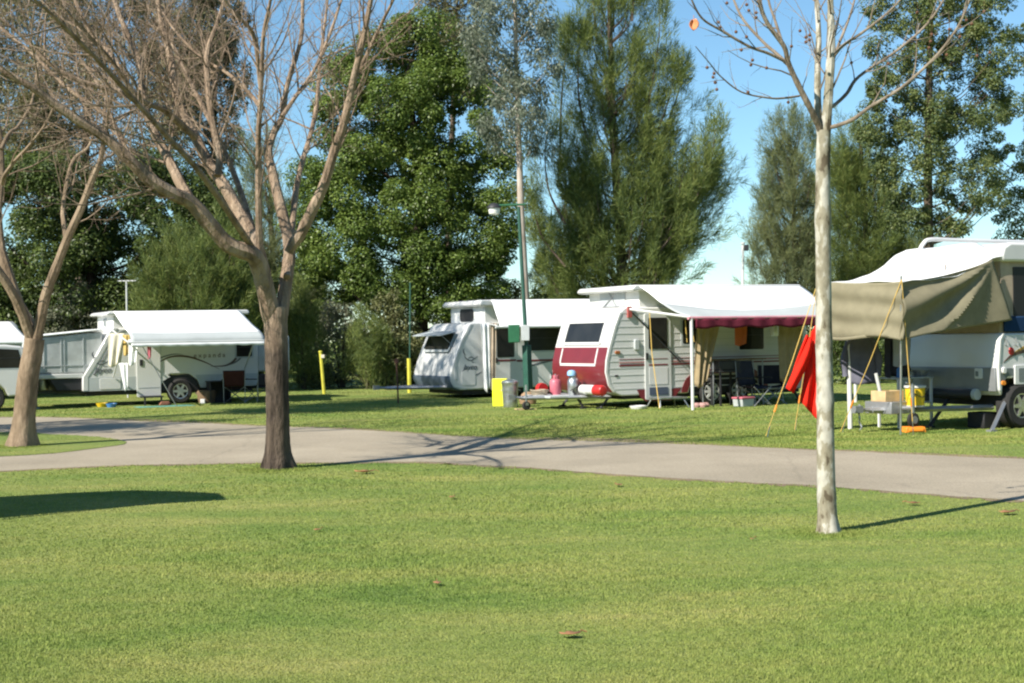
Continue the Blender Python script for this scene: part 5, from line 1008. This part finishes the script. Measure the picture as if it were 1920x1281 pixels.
for x in (.17, .40): MB().tube([(x, -.01, 1.45), (x + .03, -.045, 1.36), (x, -.05, 1.31), (x - .03, -.03, 1.34)], .014, 6).build('awning_hook', W['grey'], v)
wheel(v, (.50, -.03, .36), .36, .24, .20, 6)
MB().box(.16, 4.3, -.02, .03, 1.54, 1.79).build('canvas_skirt', W['navy'], v, .02); MB().box(.10, 4.3, .03, 2.05, 1.53, 1.80).build('canvas_hem', W['beige'], v, .02)
MB().prof([(.14, 1.78), (.14, 2.68), (4.25, 2.68), (4.25, 1.78)], .04, 2.0).build('canvas_wall', W['tan'], v)
onside(v, 'canvas_window', rrect(.42, 1.5, 1.80, 2.58, .02), W['black'], .025, .02)
MB().prof([(.12, 2.66), (.08, 2.74), (.14, 2.90), (.30, 2.97), (4.3, 2.97), (4.4, 2.86), (4.36, 2.66)], -.04, 2.10).build('roof', W['white'], v, .05, seg=3)
for y in (1.55,): MB().tube(catmull([(-.05, y, 2.94), (.04, y, 3.05), (.22, y, 3.12), (1.0, y, 3.12), (4.0, y, 3.12)], 4), .035, 8).build('roof_rail', W['white'], v)
MB().tube([(-.08, 1.35, .55), (-.08, .36, .55)], .08, 14).build('hose_tube', W['dark'], v); MB().lathe([(.01, -.015), (.088, -.012), (.092, .01), (.092, .05), (.01, .05)], (-.08, .36, .55), 'y', 20).build('hose_tube_cap', W['lgrey'], v)
drawbar(v, -1.75, 1.02, .78, .34, W['steel'])
MB().box(-1.60, -1.20, .72, 1.30, .28, .47).build('tool_tray', W['steel'], v, .01)
j = MB(); j.tube([(-1.36, .50, .75), (-1.36, .50, .22)], .03, 8); j.tube([(-1.36, .50, .75), (-1.50, .50, .78)], .012, 6); j = j.build('jockey_post', W['galv'], v)
MB().tube([(-1.36, .50, .38), (-1.36, .95, .36)], .03, 6).build('jockey_bracket', W['steel'], v)
MB().lathe([(.03, -.04), (.085, -.04), (.115, -.02), (.115, .02), (.085, .04), (.03, .04)], (-1.36, .50, .195), 'y', 20).build('jockey_wheel', W['rubber'], j); MB().lathe([(.02, -.045), (.06, -.045), (.06, .045), (.02, .045)], (-1.36, .50, .195), 'y', 14).build('jockey_hub', W['steel'], j)
steady(v, (-.02, 1.0, .46), (-.42, 1.05, .02), 'stabiliser_leg', W['dark'], .035); steady(v, (.22, .05, .46), (-.42, -.22, .02), 'stabiliser_leg', W['steel'], .035)
ch = MB()
for k in range(9): ch.tube([(-1.98 + .02 * math.sin(k), 1.02 + .02 * math.cos(k * 2), .44 - k * .045), (-1.98 + .02 * math.sin(k + 1), 1.02 + .02 * math.cos(k * 2 + 2), .40 - k * .045)], .014, 5)
ch.build('coupling_chain', W['steel'], v)
def block(name, cat, mat, fr, x0, x1, y0, y1, z0, z1, label, bev=.01, rz=0):
    xc, yc = (x0 + x1) / 2, (y0 + y1) / 2; o = MB().box(x0 - xc, x1 - xc, y0 - yc, y1 - yc, 0, z1 - z0).build(name, W[mat], None, bev); at(o, fr.w(xc, yc, z0), fr.phi + rz); return tag(o, label, cat)
o = MB(); o.prof([(-.17, 0), (.17, 0), (.15, .09), (-.15, .09)], -.11, .11); o.box(-.12, .12, -.13, -.11, .02, .07); o = o.build('wheel_block', W['orange'], None, .01); at(o, F4.w(-1.36, .50, 0), F4.phi - .4); tag(o, 'orange plastic block under the jockey wheel of the camper trailer', 'wheel block')
wc = MB(); wc.box(-.20, .20, -.16, .16, 0, .015); wc.box(-.20, .20, -.16, -.145, .015, .17); wc.box(-.20, .20, .145, .16, .015, .17); wc.box(-.20, -.185, -.145, .145, .015, .17); wc.box(.185, .20, -.145, .145, .015, .17)
o = wc.build('wooden_box', W['wood'], None, .004); at(o, F4.w(-1.40, 1.0, .472), F4.phi); tag(o, 'pale open wooden box on the drawbar tray of the camper trailer', 'box')
t = thing('bucket', 'yellow collapsible bucket with white rims standing on the camper drawbar', 'bucket', F4.w(-1.14, .66, .385), F4.phi)
prof = [(.02, 0), (.135, 0)] + [(.137 + .004 * (k % 2) + .0015 * k, .02 + k * .028) for k in range(11)] + [(.165, .33), (.150, .33), (.125, .02), (.02, .02)]
MB().lathe(prof, n=26).build('pail', W['yellow'], t); MB().lathe([(.155, .30), (.172, .305), (.172, .335), (.155, .34)], n=26).build('rim', W['white'], t); MB().lathe([(.12, -.004), (.142, 0), (.146, .022), (.12, .025)], n=26).build('rim', W['white'], t)
MB().tube([(math.cos(a) * .17, -.03 - .14 * math.sin(a) * .9, .32 - .16 * math.sin(a)) for a in [math.pi * i / 10 for i in range(11)]], .006, 5).build('handle', W['dark'], t)
block('crate', 'crate', 'black', F4, -.05, .32, .25, .60, 0, .26, 'dark crate on the grass beside the camper trailer wheel', .02)
t = thing('camp_table', 'small white-framed camp table with dishes beneath the olive awning', 'table', F4.w(-.55, 1.45, 0), F4.phi)
MB().box(-.40, .40, -.25, .25, .80, .825).build('tabletop', W['lgrey'], t, .006)
for sx in (-.37, .37):
    for sy in (-.22, .22): MB().box(sx - .02, sx + .02, sy - .02, sy + .02, 0, .80).build('leg', W['white'], t, .004)
MB().box(-.35, .35, -.22, .22, .40, .42).build('shelf', W['white'], t)
o = MB().lathe([(.01, 0), (.045, 0), (.045, .13), (.02, .17), (.02, .20), (.01, .20)], n=14).build('bottle', W['blue']); at(o, F4.w(-.80, 1.32, .826)); tag(o, 'blue bottle on the camp table above the yellow bucket', 'bottle')
o = MB().lathe([(.01, 0), (.05, 0), (.05, .22), (.01, .22)], n=14).build('paper_roll', W['cream_cloth']); at(o, F4.w(-.45, 1.52, .826)); tag(o, 'pale kitchen roll upright on the camp table', 'paper roll')
o = MB().lathe([(.01, 0), (.10, 0), (.15, .11), (.14, .11), (.09, .01), (.01, .01)], n=18).build('dish_rack', W['steel']); at(o, F4.w(-.25, 1.40, .826)); tag(o, 'grey wash-up bowl on the camp table', 'bowl')
o = MB().tube([(0, 0, 0), (-.10, .02, .42)], .028, 8).build('rolled_paper', W['white']); at(o, F4.w(-1.50, 1.02, .50), F4.phi); tag(o, 'white stick leaning up out of the wooden box', 'stick')
# awning of the camper: white roof cloth, olive walls, poles
aw = thing('canvas_awning', 'white-topped awning with sagging olive canvas walls over the camper drawbar', 'awning', (F4.o[0], F4.o[1], 0), F4.phi)
def loft(fn, nu, nv): return MB().grid(fn, nu, nv)
zt = [(0.15, 2.985), (-.12, 2.96), (-.35, 2.86), (-.62, 2.68), (-1.0, 2.52), (-1.55, 2.42), (-2.11, 2.365)]
def roofc(u, w_):
    xs = [p[0] for p in zt][::-1]; zs = [p[1] for p in zt][::-1]; x = .15 - 2.26 * u; zf = np.interp(x, xs, zs); zn = np.interp(x, [-2.11, -1.5, -.9, -.4, -.13, .15], [2.32, 2.36, 2.44, 2.58, 2.69, 2.74])
    y = -.03 + 1.82 * w_; k = min(1, w_ * 3.2); z = zn + (zf - zn) * k - .07 * math.sin(math.pi * w_) * math.sin(math.pi * u) + .012 * math.sin(9 * u + 5 * w_) + .008 * math.sin(23 * u - 11 * w_)
    return (x, y, z)
loft(roofc, 26, 20).build('roof_cloth', W['canvas_white'], aw, solid=.006, fix=False)
def sidew(u, w_):
    xt, zt_ = -2.11 + 1.98 * u, 2.325 + .36 * u - .06 * math.sin(math.pi * u); xb, zb = -2.13 + 2.38 * u, 1.44 + .29 * u + .05 * math.sin(math.pi * u * 1.2) * (1 - u)
    x = xt + (xb - xt) * w_; z = zt_ + (zb - zt_) * w_
    q = (u * .9 + w_ * .75)   # folds fan out from the tied upper corner
    ang = math.atan2(w_ * .9, 1.02 - u); amp = .055 * min(1, 1.6 * math.hypot(1.02 - u, w_ * .9)) * (1 if ang < .95 else .35)
    return (x, -.05 + amp * math.sin(ang * 11 + .4) + .012 * math.sin(14 * u + 3 * w_), z)
loft(sidew, 44, 26).build('side_wall', W['olive'], aw, solid=.005, fix=False)
def frontw(u, w_):
    y = -.05 + 1.86 * u; z1 = 2.335 + .04 * u - .015 * math.sin(math.pi * u * 2); z0 = 1.46 + .06 * u + .035 * math.sin(u * 6.5)
    return (-2.12 + .035 * math.sin(7 * u + 2.5 * w_) * w_ + .018 * math.sin(17 * w_ + 3 * u), y, z1 + (z0 - z1) * w_)
loft(frontw, 36, 22).build('front_wall', W['olive'], aw, solid=.005, fix=False)
MB().grid(lambda u, w_: (-2.16 + .015 * math.sin(u * 9), -.05 + 1.86 * u, (1.46 + .06 * u + .035 * math.sin(u * 6.5)) + .035 - w_ * .05), 30, 2).build('hem', W['olive'], aw, solid=.004, fix=False)
MB().tube([(-2.10, -.02, 2.42), (-2.02, .12, .02)], .016, 8).build('corner_pole', W['galv'], aw); MB().tube([(-2.10, 1.76, 2.42), (-2.06, 1.76, .0)], .016, 8).build('corner_pole', W['galv'], aw)
MB().tube([(-1.52, 1.72, 0), (-1.52, 1.72, 2.40)], .04, 10).build('inner_pole', W['white'], aw)
for k, (x, z) in enumerate(((-.5, 2.60), (-1.2, 2.44))): MB().tube([(x, .55, z + .05), (x - .15, .45, z + .02), (x - .32, .30, z - .06)], .008, 4).build('tie_tape', W['tan'], aw)
def guy(a, b, label, r=.0065):
    a = Vector(a); b = Vector(b); mid = (a + b) / 2 - Vector((0, 0, .03)); t = thing('guy_rope', label, 'guy rope', b, 0, 'yellow guy ropes of the olive awning')
    MB().tube([a - b, mid - b, (0, 0, .02)], r, 6).build('rope', W['rope'], t); d = (a - b).normalized(); MB().tube([(0.0, 0, -.12), d * .22], .006, 5).build('peg', W['galv'], t); MB().tube([d * .45, d * .58], .016, 6).build('runner', W['orange'], t); return t
pn = F4.w(-2.12, -.05, 2.36); pf = F4.w(-2.12, 1.78, 2.38)
guy(pn, G(1576, 812), 'yellow guy rope running left in front of the olive wall from its near corner')
guy(pn, G(1713, 817), 'yellow guy rope dropping to the grass just right of the near awning pole')
guy(pf, G(1436, 820), 'long yellow guy rope carrying the red clothes, left of the plane tree')
guy(pf, G(1490, 808), 'steep yellow guy rope behind the red clothes')
# clothes
def cloth_loft(Lp, Rp, d, name, mat, label, cat, folds=2, amp=.05, group=None, dd=0.0, top=None):
    Ls = catmull([(p[0], p[1], 0) for p in Lp], 5); Rs = catmull([(p[0], p[1], 0) for p in Rp], 5)
    def fn(u, w_):
        f = w_ * (len(Ls) - 1); i = min(int(f), len(Ls) - 2); a = Ls[i] * (1 - f + i) + Ls[i + 1] * (f - i); b = Rs[i] * (1 - f + i) + Rs[i + 1] * (f - i); q = a * (1 - u) + b * u
        return tuple(D(q[0], q[1], d + dd * w_ + amp * math.sin(folds * 2 * math.pi * u + 2 * w_)))
    m = MB().grid(fn, 16, 16); b = Vector(np.mean(np.array(m.v), 0).tolist()); m.v = [tuple(Vector(p) - b) for p in m.v]
    o = m.build(name, W[mat], None, solid=.03, fix=False); o.location = b; return tag(o, label, cat, group) if label else o
rj = thing('red_jacket', 'bright red garment with a hanging sleeve pegged on the guy rope behind the plane tree', 'jacket', D(1515, 690, 22.4))
for nm, L_, R_, fl in (('body', [(1523, 622), (1514, 668), (1508, 705), (1501, 752)], [(1546, 585), (1549, 660), (1548, 720), (1544, 800)], 2.0), ('sleeve', [(1513, 628), (1497, 668), (1487, 695), (1474, 728)], [(1525, 640), (1517, 672), (1506, 700), (1488, 738)], 1.0)):
    o = cloth_loft(L_, R_, 22.4 if nm == 'body' else 22.25, nm, 'red_cloth', None, None, fl, .05, dd=-.1); o.location = o.location - rj.location; o.parent = rj
MB().tube([Vector((0, -.02, .0)) + D(1500, 660, 22.3) - rj.location, D(1497, 690, 22.3) - rj.location], .01, 5).build('peg', W['cream_cloth'], rj)
dj = thing('dark_jacket', 'dark jacket on a hanger under the olive awning', 'jacket', F4.w(-1.35, 1.62, 1.52), F4.phi - R(35))
def jb(u, w_):
    a = 2 * math.pi * u; wd_ = (.10 + .11 * min(1, w_ * 5)) * (1 + .12 * w_); return (math.cos(a) * wd_ + .03 * w_, math.sin(a) * .09 * (1 + .3 * w_) + .02 * math.sin(3 * a + 3 * w_), -.78 * w_ + .02 * math.sin(4 * a) * w_)
MB().grid(jb, 24, 16).build('body', W['jacket'], dj, solid=.006, fix=False)
for s in (-1, 1):
    MB().tube(catmull([(s * .12, 0, -.04), (s * .22, 0, -.16), (s * .27, -.02, -.40), (s * .26, -.03, -.66)], 4), [.06 + .012 * math.sin(i) for i in range(13)], 10).build('sleeve', W['jacket'], dj)
MB().tube(catmull([(-.15, 0, -.03), (0, 0, .05), (.15, 0, -.03)], 4), .010, 5).build('hanger', W['black'], dj); MB().tube(catmull([(0, 0, .05), (0, 0, .12), (.03, 0, .15), (.05, 0, .12)], 3), .006, 5).build('hook', W['galv'], dj)
drape(F4, -.75, 1.30, 1.48, .40, .46, 'pale_cloth', 'pale blue shirt hanging under the right end of the olive awning', 'shirt', 'shirt', 2, .03, .1)
drape(F4, -.98, 1.35, 1.48, .22, .62, 'denim', 'dark trousers hanging beside the pale shirt behind the awning pole', 'trousers', 'trousers', 1.5, .03, .1)
o = MB().lathe([(.02, 0), (.15, .02), (.18, .12), (.14, .24), (.05, .28), (.02, .28)], n=16).build('bag', W['black']); at(o, F4.w(-.62, 1.5, .826)); o.scale = (1.1, .7, 1); tag(o, 'black bag on the camp table under the pale shirt', 'bag')

# ------------------------------------------------------------------ lamp post, bin, posts, masts
pb_ = D(991, 725, 33); t = thing('street_lamp', 'green lamp post with side arm, globe lamp and two service boxes', 'street lamp', (pb_.x, 33, 0))
tp = D(972, 380, 33); dx = tp.x - pb_.x; zt_ = tp.z
MB().tube([(0, 0, 0), (-.03, 0, 1.4)], .115, 4).build('pedestal', W['green_pole'], t, .012)
f = lambda z: dx * (z - .4) / (zt_ - .4)
MB().tube([(f(1.3), 0, 1.3), (f(zt_ - .1), 0, zt_ - .1)], [.052, .042], 10).build('pole', W['green_pole'], t)
MB().tube([(f(zt_) + .16, 0, zt_ - .05), (f(zt_) - .02, 0, zt_ - .05), (f(zt_) - .52, 0, zt_ - .06)], .026, 8).build('arm', W['green'], t)
lh = MB().lathe([(.03, .10), (.10, .08), (.17, .0), (.175, -.02), (.03, -.02)], (f(zt_) - .58, 0, zt_ - .10), n=18).build('lamp_hood', W['dark'], t)
MB().lathe([(.04, -.02), (.135, -.022), (.14, -.08), (.12, -.16), (.04, -.19)], (f(zt_) - .58, 0, zt_ - .10), n=18).build('globe', W['globe'], lh)
q = D(965, 625, 33); MB().box(q.x - pb_.x - .15, q.x - pb_.x + .12, -.26, -.06, q.z - .22, q.z + .20).build('green_box', W['green'], t, .015)
q = D(984, 624, 33); MB().box(q.x - pb_.x - .09, q.x - pb_.x + .11, -.25, -.06, q.z - .19, q.z + .18).build('meter_box', W['lgrey'], t, .012)
o = MB(); prof = [(.02, 0), (.155, 0), (.16, .02)] + [(.162 + .0018 * k + (.004 if k % 4 == 2 else 0), .04 + k * .035) for k in range(15)] + [(.20, .55), (.20, .575), (.185, .58), (.18, .56), (.02, .55)]
t = thing('rubbish_bin', 'round galvanised rubbish bin beside the yellow board', 'bin', G(957, 764)); MB().lathe(prof, n=28).build('body', W['galv'], t)
MB().lathe([(.02, .565), (.195, .56), (.19, .60), (.08, .64), (.02, .645)], n=28).build('lid', W['galv'], t)
for s in (-1, 1): MB().tube([(s * .185, -.05, .40), (s * .225, 0, .38), (s * .185, .05, .40)], .008, 5).build('handle', W['galv'], t)
gp = G(938, 762.5); o = MB().box(-.175, .175, -.05, .05, 0, .64).build('yellow_board', W['lime'], None, .012); at(o, (gp.x, gp.y + .15, 0), R(-6)); tag(o, 'bright yellow upright board standing against the galvanised bin', 'board')
o = MB(); [o.tube([(math.cos(a) * (.16 + .012 * k), math.sin(a) * (.13 + .01 * k), .02 + .022 * k + .01 * math.sin(3 * a + k)) for a in [2 * math.pi * i / 18 for i in range(19)]], .012, 5) for k in range(5)]
o = o.build('hose_coil', pm('tan_hose', (.36, .30, .22), .7)); at(o, F3.w(-1.0, 1.45, .30)); tag(o, 'tan hose coiled on the red caravan drawbar end', 'hose')
o = MB().lathe([(.02, 0), (.19, .01), (.21, .10), (.15, .22), (.07, .27), (.02, .27)], n=14).build('sack', W['cardb']); at(o, G(990, 758)); o.scale = (1, .7, 1.1); tag(o, 'brown sack on the ground between the bin and the drawbar', 'sack')
o = MB().box(-.20, .20, -.18, .18, 0, .02).build('paver', W['wood']); at(o, G(985, 768), .3); tag(o, 'pale board flat on the grass under the jockey wheel', 'board')
def post(px0, py0, px1, py1, d, r, mat, name, label, cat, extra=None):
    a = D(px0, py0, d); b = D(px1, py1, d); t = thing(name, label, cat, (a.x, d, 0)); MB().tube([(0, 0, -.05), (b.x - a.x, 0, b.z)], r, 8).build('pole', W[mat], t); return t, Vector((b.x - a.x, 0, b.z))
t, q = post(608, 738, 601, 660, 41.3, .05, 'yellow_post', 'marker_post', 'yellow marker post leaning left on the grass by the scrub', 'post')
MB().box(q.x + .02, q.x + .12, -.07, -.03, q.z - .18, q.z - .08).build('tag_plate', W['cream_cloth'], t)
MB().lathe([(.02, 0), (.06, 0), (.06, .05), (.02, .06)], (q.x, 0, q.z - .02), n=10).build('cap', W['yellow_post'], t)
t, q = post(768, 740, 769, 530, 41, .022, 'green_pole', 'power_pole', 'thin grey-green pole with yellow foot left of the middle caravan', 'pole')
MB().tube([(0, -.01, 0), (.0, -.01, 1.02)], .06, 8).build('yellow_sleeve', W['yellow_post'], t)
t, q = post(747, 760, 743, 672, 34.5, .020, 'rust', 'stake', 'thin rusty stake in the grass left of the middle caravan', 'stake')
MB().box(q.x - .05, q.x + .05, -.02, .02, q.z - .12, q.z - .02).build('tap', W['rust'], t)
t, q = post(1393, 740, 1393, 458, 46, .045, 'white', 'mast', 'white mast with a small dark device rising behind the red caravan awning', 'mast')
MB().box(q.x + .02, q.x + .18, -.06, .06, q.z - .22, q.z - .02).build('camera', W['dark'], t, .02); MB().lathe([(.02, 0), (.07, 0), (.07, .05), (.02, .07)], (q.x, 0, q.z), n=12).build('cap', W['white'], t)
# shade canopy just outside the left edge; its shadow is the dark tongue on the lawn
k = 2.45 / math.tan(SUN_EL); off = Vector((0.741 * k, 0.671 * k, 0))
cv = thing('shade_canopy', 'shade canopy outside the left edge that throws the dark tongue across the lawn', 'canopy', G(-400, 950) - off)
b = Vector(cv.location); pp = [G(*p) - off - b for p in [(-420, 985), (-200, 982), (0, 972), (150, 958), (300, 945), (419, 938), (404, 926), (330, 922), (240, 920), (120, 925), (0, 932), (-200, 938), (-420, 940)]]
n_ = len(pp); MB().add([(p.x, p.y, 2.45) for p in pp] + [(p.x, p.y, 2.49) for p in pp], [tuple(range(n_))[::-1], tuple(range(n_, 2 * n_))] + [(i, (i + 1) % n_, n_ + (i + 1) % n_, n_ + i) for i in range(n_)]).build('roof_panel', W['beige'], cv, smooth=False)
for i in (0, 4, 7, 12): MB().tube([(pp[i].x * .98, pp[i].y * .98, 0), (pp[i].x * .98, pp[i].y * .98, 2.46)], .025, 6).build('pole', W['galv'], cv)
for o in bpy.data.objects:
    if o.type == 'MESH' and o.name.split('.')[0] in ('model_lettering', 'maker_lettering'): pass
